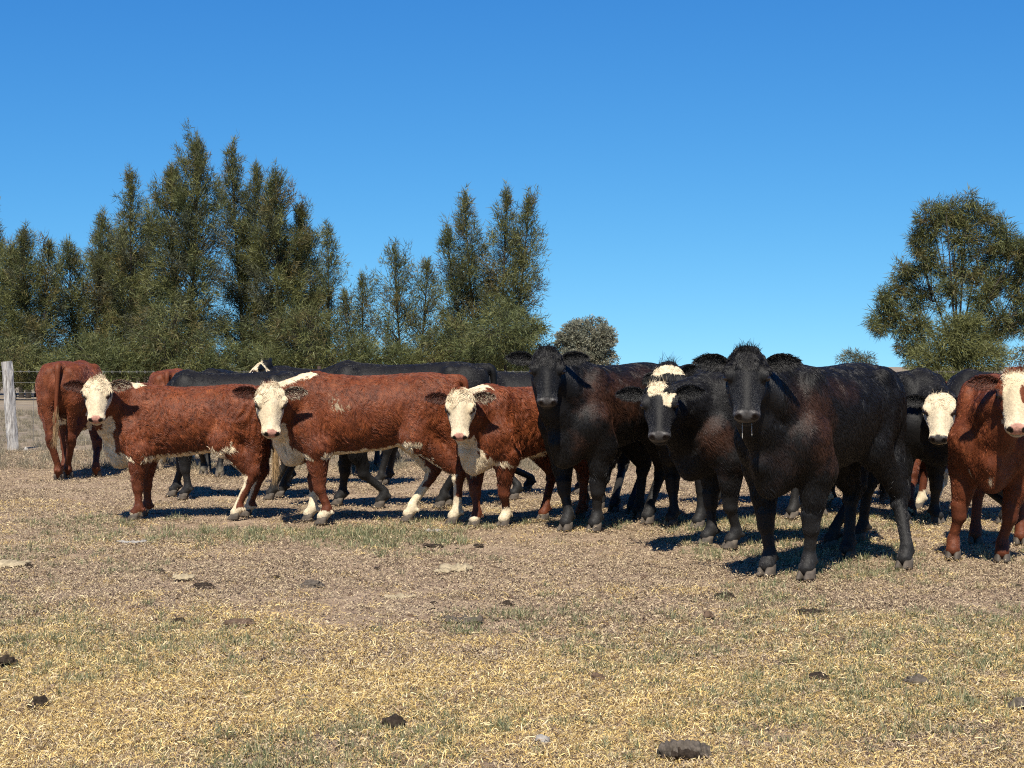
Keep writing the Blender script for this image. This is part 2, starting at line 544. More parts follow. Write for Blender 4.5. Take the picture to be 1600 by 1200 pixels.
    F.cone(H(.36, 0, -.20), H(.74, 0, -.225), .170 * L, .124 * L, k=.03)
    F.cone(H(.30, 0, -.10), H(.84, 0, -.140), .070 * L, .062 * L, k=.05, sq=(nn, .8))
    for y in (-1, 1):
        e((.33, .195 * y, -.120), (.115, .070, .060), .02)
        e((.40, .132 * y, -.30), (.23, .088, .155), .04)
        e((.66, .092 * y, -.25), (.18, .062, .090), .03)
    F.cone(H(.40, 0, -.43), H(.86, 0, -.33), .095 * L, .070 * L, k=.03)
    e((.880, 0, -.215), (.115, .152, .122), .03)
    for y in (-1, 1):
        e((.925, .086 * y, -.145), (.065, .055, .052), .015)
        e((.86, .085 * y, -.27), (.10, .055, .07), .02)
    e((.90, 0, -.335), (.085, .105, .055), .012)
    for y in (-1, 1):
        e((.395, .258 * y, -.145), (.062, .030, .036), .010, True)        # eye socket
        e((.985, .088 * y, -.125), (.045, .024, .036), .006, True)         # nostril
    e((.985, 0, -.285), (.085, .155, .012), .006, True)                   # mouth
    V, Q = surface_nets(F)
    # drop stray islands far from the body cannot happen; recompute normals
    Nn = vert_normals(V, Q)
    tor = np.clip((V[:, 2] / S - .42) * 8, 0, 1) * np.clip(1.1 - np.linalg.norm(V - H(.4, 0, -.25), axis=1) / (.8 * L), -1, 0) * -1
    tor = np.clip(tor * 3, 0, 1)
    st_ = V * np3(1, 1, .26) + np3(0, 0, 0) + .06 * np.stack([vnoise(V, 7, seed + 20), vnoise(V, 7, seed + 21), 0 * V[:, 0]], 1)
    rdg = 1 - 2 * np.abs(vnoise(st_, 30, seed + 22)); rdg2 = vnoise(st_, 55, seed + 23)
    V = V + Nn * ((rdg * .0040 + rdg2 * .0026) * rough * (.12 + .88 * tor))[:, None]
    Nn = vert_normals(V, Q)
    # ---------------- colours
    hcd = (V - poll) @ HM / L; hcd[:, 1] /= LW
    w1 = vnoise(V, 9, seed) ; w2 = vnoise(V, 26, seed + 1); w3 = vnoise(V, 70, seed + 2)
    wob = .55 * w1 + .3 * w2 + .15 * w3
    x, y, z = V[:, 0] / S, V[:, 1] / S, V[:, 2] / S
    tb = np.interp(x, TX, TB)
    dn, tn = seg_dist(V, (wi + np3(0, 0, .02)), H(0.02, 0, -.15))
    headd, _ = seg_dist(V, H(.12, 0, -.26), H(.92, 0, -.24))
    is_head = (headd < .33 * L) & (hcd[:, 0] > -.02 + .06 * wob - .25 * np.clip(hcd[:, 2] + .42, -1, 0)) & (hcd[:, 2] > -.62)
    dl, _ = seg_dist(V, np3(.57, 0, .45) * S, H(.30, 0, -.60))
    coat = coat or 'black'
    C = np.zeros((len(V), 3))
    legz = z < tb - np.where(np.abs(x + .02) < .26, .07, .015)
    def mix(C, m, c):
        m = np.clip(m, 0, 1)[:, None]
        return C * (1 - m) + c * m
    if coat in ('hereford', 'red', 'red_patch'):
        C[:] = RED
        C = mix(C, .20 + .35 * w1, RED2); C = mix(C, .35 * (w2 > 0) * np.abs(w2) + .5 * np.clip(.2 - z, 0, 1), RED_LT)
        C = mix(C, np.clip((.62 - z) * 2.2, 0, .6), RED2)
        W = (dl < (.075 + .025 * wob) * S) | ((x > .44) & (z < .53 + .04 * wob) & (z > .36) & (np.abs(y) < .115)) | ((z < tb + .022 + .025 * wob) & ~legz & (x > -.335) & (x < .5) & (np.abs(y) < .21) & (Nn[:, 2] < .25))
        dh = np.stack([np.linalg.norm(V[:, :2] - p[:2], axis=1) for p in hv], 1).argmin(1)
        sk = np.array(socks)[dh]
        W |= (z < sk + .035 * wob) & (sk > .01)
        if stripe:
            fr_ = V[:, 0] - np.array([p[0] for p in hv])[dh]
            W |= (dh >= 2) & (z < .46) & legz & (Nn[:, 0] > .35 + .3 * wob)
        if coat == 'red_patch': W = (dl < (.030 + .02 * wob) * S) | ((z < tb + .01) & ~legz & (x < .2) & (Nn[:, 2] < 0))
        W |= (dn < (.075 + .02 * wob) * S) & (Nn[:, 2] > .80 + .08 * wob) & (tn > .0) & (tn < 1)
        W &= ~((coat != 'hereford') & (dn < .11 * S))
        # fronts of the hind legs
        C[W] = WHT
        dirt = np.clip((.09 - z) * 9 + .5 * w2, 0, .8)
        C = mix(C, dirt * W * .5, MUD)
        C[is_head] = WHT
        C = mix(C, is_head * np.clip(w1 * .5 + .1, 0, .5), CRM)
        if coat == 'red':
            C[is_head] = RED
        if coat == 'red_patch':
            bl = is_head & ((np.abs(hcd[:, 1]) > .17 + .05 * wob) & (hcd[:, 0] < .62) | (hcd[:, 0] < .05))
            C[bl] = RED
            pt = is_head & (np.linalg.norm((hcd - np3(.40, .17, -.1)) / np3(.22, .13, .3), axis=1) < 1 + .15 * wob)
            C[pt] = RED
    else:
        C[:] = BLK
        C = mix(C, .12 * np.clip(w1 - .1, 0, 1), GRY)
        C = mix(C, np.clip((.30 - z) * 2.0, 0, .55), GRY * 1.5)                       # dusty lower legs
        if coat in ('black_face',):
            C[is_head & (hcd[:, 2] > -.33 - .25 * hcd[:, 0] + .06 * wob) & (hcd[:, 0] > .05)] = WHT
        if coat == 'blaze':
            sx = hcd[:, 1] + .06 * wob
            b1 = (np.abs(sx + .02) < .12) & (hcd[:, 0] > .02) & (hcd[:, 0] < .30 + .10 * w2)
            b2 = (np.abs(sx - .14 + .2 * (hcd[:, 0] - .3)) < .07) & (hcd[:, 0] > .22) & (hcd[:, 0] < .44)
            C[is_head & (b1 | b2) & (hcd[:, 2] > -.3)] = WHT
        if coat == 'poll_white':
            C[is_head & (hcd[:, 0] < .30 + .05 * wob) & (hcd[:, 0] > .10) & (hcd[:, 2] > -.35) & (np.abs(hcd[:, 1]) < .22)] = WHT
        if coat == 'white_belly':
            C[(z < tb + .03 + .03 * wob) & ~legz & (x < 0) & (Nn[:, 2] < .1)] = WHT
    for (bc, br, colr, amt) in blobs:
        d = np.linalg.norm((V / S - np.array(bc)) / np.array(br), axis=1)
        m = np.clip((1.0 - d + .55 * wob) * (6 if amt >= 1 else 1.6), 0, 1) * amt
        if amt == .5 and colr[1] > .1: m = m * (vnoise(V, 75, seed + 31) > .12) * 1.6
        C = mix(C, m, np.array(colr))
    gloss = np.zeros(len(V))
    # muzzle, eye rims, nostrils
    light_face = coat in ('hereford', 'red_patch', 'black_face')
    nosepad = is_head & (hcd[:, 0] > .885) & (hcd[:, 2] > -.24 - .0 * x) & (np.abs(hcd[:, 1]) < .165)
    if coat in ('hereford', 'red_patch'):
        C[nosepad & (np.abs(hcd[:, 1]) < .085)] = PINK; gloss[nosepad] = .7
        C[is_head & (hcd[:, 0] > .80) & (hcd[:, 2] < -.24)] = WHT * .82
    else:
        C[nosepad] = np3(.05, .045, .042); gloss[nosepad] = 1
        C[is_head & (hcd[:, 0] > .88) & (hcd[:, 2] < -.29)] = GRY
    for y_ in (-1, 1):
        d = np.linalg.norm((hcd - np3(.985, .094 * y_, -.130)) / np3(.085, .045, .058), axis=1)
        C[d < 1] = np3(.012, .008, .007)
        d = np.linalg.norm((hcd - np3(.395, .255 * y_, -.140)) / np3(.120, .10, .072), axis=1)
        C[d < 1] = np3(.05, .028, .022) if light_face else np3(.008, .007, .007)
    d = (np.abs(hcd[:, 2] + .285) < .016) & is_head & (hcd[:, 0] > .86)
    C[d] = C[d] * .25
    C *= (1 + np.where(is_head, .3, 1) * (.16 * w2 + .10 * w3) + (.22 * rdg + .16 * rdg2) * tor * min(rough, 1))[:, None]  # random mottle, plus shading between hair ridges painted in: hollows darker, crests lighter
    C = np.clip(C, .003, .9)
    O = bpy.data.objects.new('cow', None)
    O.empty_display_size = .2
    link(O); O.location = (root[0], root[1], 0); O.rotation_euler = (0, 0, th)
    tag(O, label, cat, group)
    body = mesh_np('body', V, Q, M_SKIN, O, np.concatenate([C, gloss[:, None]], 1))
    if drool:
        for (dy_, ln_) in ((-.05, .085), (.055, .07)):
            q_ = H(.955, dy_, -.30); mb = MB()
            mb.tube([q_, q_ - np3(0, 0, ln_ * .5), q_ - np3(.002, 0, ln_), q_ - np3(.002, 0, ln_ * 1.12)], [.0022, .0014, .0026, .0012], 5)
            mb.build('drool', M_DROOL, O)
    # eyes
    for y_ in (-1, 1):
        c = H(.395, .224 * y_, -.134); r = .046 * L
        mb = MB(); n1, n2 = 8, 6
        vs_ = [tuple(c + HM @ np3(1.25 * r * math.sin(math.pi * i / n2) * math.cos(2 * math.pi * j / n1), r * math.cos(math.pi * i / n2), .95 * r * math.sin(math.pi * i / n2) * math.sin(2 * math.pi * j / n1))) for i in range(n2 + 1) for j in range(n1)]
        mb.add(vs_, [(i * n1 + j, i * n1 + (j + 1) % n1, (i + 1) * n1 + (j + 1) % n1, (i + 1) * n1 + j) for i in range(n2) for j in range(n1)])
        mb.build('eye', M_EYE, O)
    # ears: cupped leaves with thickness
    ear_pts, ear_nrm, ear_out, ear_edge = [], [], [], []
    ear_c = {'hereford': RED2 * .8, 'red': RED, 'red_patch': RED2}.get(coat, BLK)
    for si, y_ in enumerate((1, -1)):
        droop, fold = ears[si][:2]; esc = ears[si][2] if len(ears[si]) > 2 else 1.0
        base = H(.13, .205 * y_, -.235)
        out = unit(ss * y_ * math.cos(R(15)) + np3(0, 0, 1) * math.sin(R(14 - droop)) - nn * (.14 + fold))
        up = unit(np3(0, 0, 1) - out * out[2])
        fr = np.cross(up, out) * (1 if y_ > 0 else -1)
        if fr @ nn < 0: fr = -fr
        EL, EW = .150 * S * esc, .033 * S * (.5 + .5 * esc)
        nu, nv = 12, 9
        fv = []
        for side in (0, 1):
            for i in range(nu):
                t = i / (nu - 1)
                w = EW * (.42 + 1.0 * math.sin(math.pi * min(1, t * 1.02) ** .8) * .62) * (1 if t < .75 else max(.05, 1 - ((t - .75) / .25) ** 1.7 * .92))
                for j in range(nv):
                    v = -1 + 2 * j / (nv - 1)
                    cup = (1 - v * v) * (.45 - .25 * t) * EW
                    p = base + out * EL * t + up * (w * v - .10 * EL * t * t) - fr * (cup + (0.005 if side else -0.001) * (1 - abs(v) ** 4 * .9)) + fr * .12 * EL * t
                    fv.append(p)
        fv = np.array(fv); ff = []
        G = nu * nv
        for i in range(nu - 1):
            for j in range(nv - 1):
                q = [i * nv + j, i * nv + j + 1, (i + 1) * nv + j + 1, (i + 1) * nv + j]
                ff.append(q); ff.append([x_ + G for x_ in reversed(q)])
            for j in (0, nv - 1):
                q = [i * nv + j, (i + 1) * nv + j, (i + 1) * nv + j + G, i * nv + j + G]
                ff.append(q if j == 0 else q[::-1])
        for j in range(nv - 1):
            i = nu - 1; ff.append([i * nv + j, i * nv + j + 1, i * nv + j + 1 + G, i * nv + j + G])
        ecol = np.tile(ear_c, (2 * G, 1)); 
        if coat == 'hereford':
            ecol[:G] = ecol[:G] * .9 + WHT * .03
        ecol = ecol * (1 + .3 * vnoise(fv, 40, seed))[:, None]
        mesh_np('ear', fv, np.array(ff), M_SKIN, O, np.concatenate([np.clip(ecol, .003, 1), np.zeros((2 * G, 1))], 1))
        nh = int(min(1500, hairs * .05))
        if nh:
            ii = rg.random(nh) * (nu - 1.01); jj = rg.random(nh) * (nv - 1.01)
            edge = rg.random(nh) < .3; jj[edge] = np.where(rg.random(edge.sum()) < .5, 0.02, nv - 1.03)
            I0 = ii.astype(int); J0 = jj.astype(int)
            P = fv[I0 * nv + J0] + (fv[(I0 + 1) * nv + J0] - fv[I0 * nv + J0]) * (ii - I0)[:, None] + (fv[I0 * nv + J0 + 1] - fv[I0 * nv + J0]) * (jj - J0)[:, None]
            vv = (-1 + 2 * jj / (nv - 1))[:, None]
            dr = fr * .45 + up * vv * .5 + out * .8 + rg.normal(0, .28, (nh, 3)) - np3(0, 0, .35)
            ear_pts.append(P); ear_nrm.append(dr)
    # hooves: two claws each
    for i, p in enumerate(hv):
        lz = 0 if lift is None else lift[i]
        mb = MB()
        for q in (-1, 1):
            rings = []
            for (zz, ax_, ay_, ox) in ((0.0, .046, .021, .016), (.010, .046, .0215, .015), (.028, .039, .020, .007), (.050, .031, .017, -.002)):
                ring = []
                for kk in range(12):
                    an = 2 * math.pi * kk / 12
                    cx = math.cos(an); sx_ = math.sin(an)
                    px = ax_ * (cx if cx < 0 else cx * (1.05)) * (.72 if cx < 0 else 1)
                    py = ay_ * sx_ * (1 - .25 * max(0, cx))
                    ring.append(p + np3(ox + px, .0225 * q + py - .004 * q * max(0, cx), zz) * S + np3(0, 0, lz))
                rings.append(ring)
            vsx = [v for r_ in rings for v in r_]
            fs = [(r_ * 12 + kk, r_ * 12 + (kk + 1) % 12, (r_ + 1) * 12 + (kk + 1) % 12, (r_ + 1) * 12 + kk) for r_ in range(3) for kk in range(12)]
            fs += [tuple(reversed(range(12))), tuple(range(36, 48))]
            mb.add(vsx, fs)
        mb.build('hoof', M_HOOF, O)
    # tail
    tp = np3(-.595, 0, .945) * S
    if tail:
        kp = [tp + np3(.03, 0, .005), tp + np3(-.018, 0, -.02) * S, tp + np3(-.030, .0, -.12) * S, tp + np3(-.032, .01, -.30) * S, tp + np3(-.030, .015, -.48) * S, tp + np3(-.025, .02, -.56) * S]
        def cr(i, t):
            g = lambda j: kp[min(max(j, 0), 5)]
            return .5 * (2 * g(i) + (g(i + 1) - g(i - 1)) * t + (2 * g(i - 1) - 5 * g(i) + 4 * g(i + 1) - g(i + 2)) * t * t + (-g(i - 1) + 3 * g(i) - 3 * g(i + 1) + g(i + 2)) * t ** 3)
        fine = [cr(i, t / 4) for i in range(5) for t in range(4)] + [kp[5]]
        pts = kp
        mb = MB(); mb.tube(fine, list(np.interp(np.arange(21), [0, 4, 8, 12, 16, 20], np3(.032, .029, .020, .016, .013, .010) * S)), 8)
        tl = mb.build('tail', None, O)
        me = tl.data; at = me.attributes.new('Col', 'FLOAT_COLOR', 'POINT')
        tc_ = RED if coat in ('hereford', 'red', 'red_patch') else BLK
        at.data.foreach_set('color', np.tile(np.append(tc_, 0).astype(np.float32), len(me.vertices)))
        me.materials.append(M_SKIN)
        nt_ = 500 if hairs > 9000 else 160
        tpos = rg.random(nt_)
        A = np.array(pts[3]); B = np.array(pts[5])
        rt = A + (B - A) * tpos[:, None] + rg.normal(0, .008, (nt_, 3))
        dr = np3(0, 0, -1) + rg.normal(0, .08, (nt_, 3))
        cc = (np3(.26, .17, .085) if coat == 'hereford' or coat == 'red' else BLK)
        hair_object('tail_switch', rt, dr, rg.normal(0, .07, (nt_, 3)), .10 + .11 * rg.random(nt_), np.full(nt_, .0018), cc * (1 + .3 * rg.normal(0, 1, (nt_, 1))).clip(.4, 2), tl)
    # coat of hair
    if hairs:
        tri = V[Q]
        ar = np.linalg.norm(np.cross(tri[:, 2] - tri[:, 0], tri[:, 3] - tri[:, 1]), axis=1)
        cf = V[Q].mean(1)
        hf = (cf - poll) @ HM / L; hf[:, 1] /= LW
        inh = (np.linalg.norm(cf - H(.5, 0, -.25), axis=1) < .62 * L)
        wgt = ar * np.where(inh, 2.2, 1.0) * np.where(cf[:, 2] < .3 * S, 1.2, 1.0)
        fi = rg.choice(len(Q), hairs, p=wgt / wgt.sum())
        u1, u2 = rg.random(hairs), rg.random(hairs)
        q = V[Q[fi]]
        P = q[:, 0] * ((1 - u1) * (1 - u2))[:, None] + q[:, 1] * (u1 * (1 - u2))[:, None] + q[:, 2] * (u1 * u2)[:, None] + q[:, 3] * ((1 - u1) * u2)[:, None]
        nr_ = Nn[Q[fi, 0]]; cc = C[Q[fi, 0]]; hx = (P - poll) @ HM / L; hx[:, 1] /= LW
        inhead = inh[fi] & (hx[:, 0] > -.05)
        flow = np.tile(np3(-.55, 0, -.85), (hairs, 1))
        low = P[:, 2] < .42 * S
        flow[low] = np3(-.1, 0, -1)
        flow[inhead] = a * .8 - np3(0, 0, .3)
        sw = np.stack([vnoise(P, 16, seed + 5), vnoise(P, 16, seed + 6), vnoise(P, 16, seed + 7)], 1)
        sw2 = np.stack([vnoise(P, 45, seed + 8), vnoise(P, 45, seed + 9), vnoise(P, 45, seed + 10)], 1)
        fn_ = min(1.0, .30 + .55 * rough)
        flow = flow + sw * .7 * (.5 + .5 * fn_) + sw2 * .75 * fn_ + rg.normal(0, .10 + .12 * fn_, (hairs, 3))
        curly = inhead & (hx[:, 0] < .30 + .12 * sw[:, 0]) & (hx[:, 2] > -.35)
        flow[curly] += (sw2 * 1.2)[curly]
        flow[inhead & ~curly] = (a * .9 - np3(0, 0, .3) + rg.normal(0, .12, (hairs, 3)))[inhead & ~curly]
        flow = flow - nr_ * (flow * nr_).sum(1, keepdims=True)
        flow /= np.linalg.norm(flow, axis=1, keepdims=True) + 1e-9
        ln = hair_len * (.6 + .8 * rg.random(hairs)) * (1 + .35 * sw[:, 0])
        ln *= np.where(inhead, 1 - .68 * np.clip((hx[:, 0] - .18) / .35, 0, 1), 1)
        ln[curly] *= 1.15
        topk = inhead & (hx[:, 0] < .10) & (hx[:, 2] > -.30) & (np.abs(hx[:, 1]) < .15) & (rg.random(hairs) < .45)
        ln[topk] = tuft * (.5 + rg.random(topk.sum()))
        ln[P[:, 2] < .3 * S] *= .40
        bare = inhead & (hx[:, 0] > .9); ln[bare] *= .3
        keep = np.ones(hairs, bool)
        for y_ in (-1, 1):
            keep &= np.linalg.norm((hx - np3(.40, .255 * y_, -.150)) / np3(.115, .10, .075), axis=1) > 1
            keep &= np.linalg.norm((hx - np3(.985, .088 * y_, -.125)) / np3(.06, .035, .045), axis=1) > 1
        keep &= ~(inhead & (hx[:, 0] > .90) & (hx[:, 2] > -.26)) & (P[:, 2] > .045 * S)
        stand = np.where(curly, .34, np.where(inhead, .12, np.where(P[:, 2] < .3 * S, .14, .30)))[:, None]
        D = flow * (1 - stand * .5) + nr_ * stand
        D[topk] = (np3(0, 0, 1) * .9 + nn * .35 + rg.normal(0, .35, (hairs, 3)))[topk]
        B = flow * .25 - nr_ * .22 + np3(0, 0, -.08)
        tintn = 1 + .22 * sw[:, 1] + .26 * sw2[:, 1] + .24 * rg.normal(0, 1, hairs)
        tintn = 1 + (tintn - 1) * np.where(cc[:, 1] > .2, .35, 1)
        cc = cc * np.clip(tintn, .35, 2)[:, None] * 1.12
        rad = np.full(hairs, .0019 * (h / .0105) ** .5) * (.8 + .5 * rg.random(hairs))
        P, D, B, ln, rad, cc = P[keep], D[keep], B[keep], ln[keep], rad[keep], cc[keep]
        rad[topk[keep]] *= .6
        if ear_pts:
            EP = np.concatenate(ear_pts); ED = np.concatenate(ear_nrm); ne = len(EP)
            P = np.concatenate([P, EP]); D = np.concatenate([D, ED]); B = np.concatenate([B, rg.normal(0, .15, (ne, 3)) - np3(0, 0, .3)])
            ln = np.concatenate([ln, .008 + .014 * rg.random(ne)]); rad = np.concatenate([rad, np.full(ne, .0015)])
            ec = np.tile(ear_c, (ne, 1))
            if coat == 'hereford': ec[: ne // 6] = WHT * .6
            cc = np.concatenate([cc, ec * (1 + .3 * rg.normal(0, 1, (ne, 1))).clip(.4, 2)])
        hair_object('coat', P, D, B, ln, rad, cc, O)
    return O
# ------------------------------------------------------------------ ground
def ground_height(P):
    P3 = np.concatenate([P, np.zeros((len(P), 1))], 1)
    near = np.clip((26 - P[:, 1]) / 10, 0, 1)
    r = .010 * vnoise(P3, 1.7, 3) + .011 * vnoise(P3, 6.0, 4) + .007 * vnoise(P3, 14.0, 5) + .004 * vnoise(P3, 33.0, 6)
    pits = np.clip(vnoise(P3, 7.5, 8) - .45, 0, 1) * -.045
    return (r + pits) * near - .012

def axis(fine_lo, fine_hi, step, lo, hi, grow):
    a = list(np.arange(fine_lo, fine_hi, step)); s = step
    while a[-1] < hi: s *= grow; a.append(a[-1] + s)
    s = step
    while a[0] > lo: s *= grow; a.insert(0, a[0] - s)
    return np.array(a)
gxs = axis(-3.8, 4.6, .035, -1500, 1500, 1.11)
gys = axis(4.2, 11.5, .033, -60, 2200, 1.07)
GX, GY = np.meshgrid(gxs, gys, indexing='ij')
GP = np.stack([GX.ravel(), GY.ravel()], 1)
GZ = ground_height(GP)
nx, ny = len(gxs), len(gys)
ii, jj = np.meshgrid(np.arange(nx - 1), np.arange(ny - 1), indexing='ij')
gi = (ii * ny + jj).ravel()
GF = np.stack([gi, gi + ny, gi + ny + 1, gi + 1], 1)
M_GROUND, nt, b = new_mat('bare_ground')
geo = N(nt, 'ShaderNodeNewGeometry')
def gnoise(scale, detail=6.0, rough=.6, dist=0.0, vec=None):
    n_ = N(nt, 'ShaderNodeTexNoise', Scale=scale, Detail=detail, Roughness=rough, Distortion=dist)
    nt.links.new(vec or geo.outputs['Position'], n_.inputs['Vector']); return n_.outputs[0]
dirt = ramp(nt, gnoise(2.2, 9.0, .68), [(.28, (.150, .102, .072)), (.5, (.275, .192, .132)), (.72, (.35, .258, .18))])
fleck = ramp(nt, gnoise(95, 3.0, .75), [(.50, (0, 0, 0)), (.60, (1, 1, 1))])
patch = ramp(nt, gnoise(.55, 5.0, .6), [(.38, (0, 0, 0)), (.62, (1, 1, 1))])
sep = N(nt, 'ShaderNodeSeparateXYZ'); nt.links.new(geo.outputs['Position'], sep.inputs[0])
def mathn(op, a_, b_=0.0, clamp=False):
    m_ = N(nt, 'ShaderNodeMath', operation=op, use_clamp=clamp)
    for k_, s_ in ((0, a_), (1, b_)):
        if hasattr(s_, 'links'): nt.links.new(s_, m_.inputs[k_])
        else: m_.inputs[k_].default_value = s_
    return m_.outputs[0]
fl = mathn('MULTIPLY', fleck, mathn('MULTIPLY_ADD', patch, .5)) 
fl_n = fl.node
m_add = mathn('MULTIPLY', fleck, mathn('ADD', mathn('MULTIPLY', patch, .4), .5))
c1 = mixc(nt, m_add, dirt, (.40, .31, .18))
green = ramp(nt, gnoise(1.1, 6.0, .7), [(.56, (0, 0, 0)), (.68, (1, 1, 1))])
gf = ramp(nt, gnoise(60, 3.0, .7), [(.47, (0, 0, 0)), (.6, (1, 1, 1))])
c2 = mixc(nt, mathn('MULTIPLY', mathn('MULTIPLY', green, gf), .4), c1, (.115, .115, .066))
dark = ramp(nt, gnoise(22, 5.0, .7), [(.27, (1, 1, 1)), (.36, (0, 0, 0))])
c3 = mixc(nt, mathn('MULTIPLY', dark, .65), c2, (.065, .043, .028))
far = mathn('MULTIPLY', mathn('SUBTRACT', sep.outputs[1], 19.0), .10, True)
farc = ramp(nt, gnoise(1.3, 8.0, .75), [(.35, (.14, .105, .078)), (.55, (.235, .19, .135)), (.7, (.30, .25, .17))])
c4 = mixc(nt, far, c3, farc)
nt.links.new(c4, b.inputs['Base Color'])
b.inputs['Roughness'].default_value = .95; b.inputs['Specular IOR Level'].default_value = .15
bp = N(nt, 'ShaderNodeBump', Strength=.9, Distance=.02)
nt.links.new(gnoise(38, 8.0, .75), bp.inputs['Height']); nt.links.new(bp.outputs[0], b.inputs['Normal'])
ground = mesh_np('ground', np.concatenate([GP, GZ[:, None]], 1), GF, M_GROUND)
tag(ground, kind='structure', label='dusty tan paddock ground with dry litter')

# ------------------------------------------------------------------ trees
def leaf_material(name, c, trans=.25):
    m, nt, b = new_mat(name)
    at = N(nt, 'ShaderNodeAttribute', attribute_name='Col')
    nt.links.new(at.outputs['Color'], b.inputs['Base Color'])
    b.inputs['Roughness'].default_value = .55; b.inputs['Specular IOR Level'].default_value = .3
    tr = N(nt, 'ShaderNodeBsdfTranslucent'); nt.links.new(at.outputs['Color'], tr.inputs[0])
    mx = N(nt, 'ShaderNodeMixShader'); mx.inputs[0].default_value = trans
    out = [n for n in nt.nodes if n.type == 'OUTPUT_MATERIAL'][0]
    nt.links.new(b.outputs[0], mx.inputs[1]); nt.links.new(tr.outputs[0], mx.inputs[2]); nt.links.new(mx.outputs[0], out.inputs[0])
    return m
M_LEAF = leaf_material('foliage', None, .35)
M_BARK = simple_mat('grey_bark', (.038, .031, .026), .9, .2, .4, 6, .6)
M_DEADWOOD = simple_mat('pale_dead_wood', (.34, .31, .27), .9, .2, .3, 12, .5)

def strands(centres, radii, dirs, n, ln, wd, cols, rg, droop=.25, spread=.75):
    """n needle sprays round each clump centre"""
    K = len(centres)
    idx = np.repeat(np.arange(K), n); M = len(idx)
    off = rg.normal(0, 1, (M, 3)); off /= np.linalg.norm(off, axis=1, keepdims=True); off *= (rg.random((M, 1)) ** .5)
    P = centres[idx] + off * radii[idx]
    d = dirs[idx] * .8 + off * .55 + rg.normal(0, spread * .6, (M, 3)); d[:, 2] -= droop
    d /= np.linalg.norm(d, axis=1, keepdims=True)
    L_ = ln * (.5 + rg.random(M)); W_ = wd * (.6 + .8 * rg.random(M))
    sd = np.cross(d, rg.normal(0, 1, (M, 3))); sd /= np.linalg.norm(sd, axis=1, keepdims=True) + 1e-9
    T = P + d * L_[:, None]
    V = np.stack([P - sd * W_[:, None] * .5, P + sd * W_[:, None] * .5, T], 1).reshape(-1, 3)
    c = cols[idx] * (1 + .22 * rg.normal(0, 1, (M, 1))).clip(.4, 1.7)
    C = np.repeat(c, 3, axis=0)
    return V, C

def thing(name, loc, label, cat, group=None, rz=0):
    o = bpy.data.objects.new(name, None); o.empty_display_size = .3
    link(o); o.location = loc; o.rotation_euler = (0, 0, rz)
    return tag(o, label, cat, group)

def crown_mesh(parent, V, C, name='crown'):
    F_ = np.arange(len(V)).reshape(-1, 3)
    return mesh_np(name, V, F_, M_LEAF, parent, np.clip(C, .005, 1), smooth=False)

OLIVE = np3(.138, .140, .048); OLIVE2 = np3(.088, .100, .037); BROWNISH = np3(.140, .112, .042); GREYG = np3(.110, .115, .066)

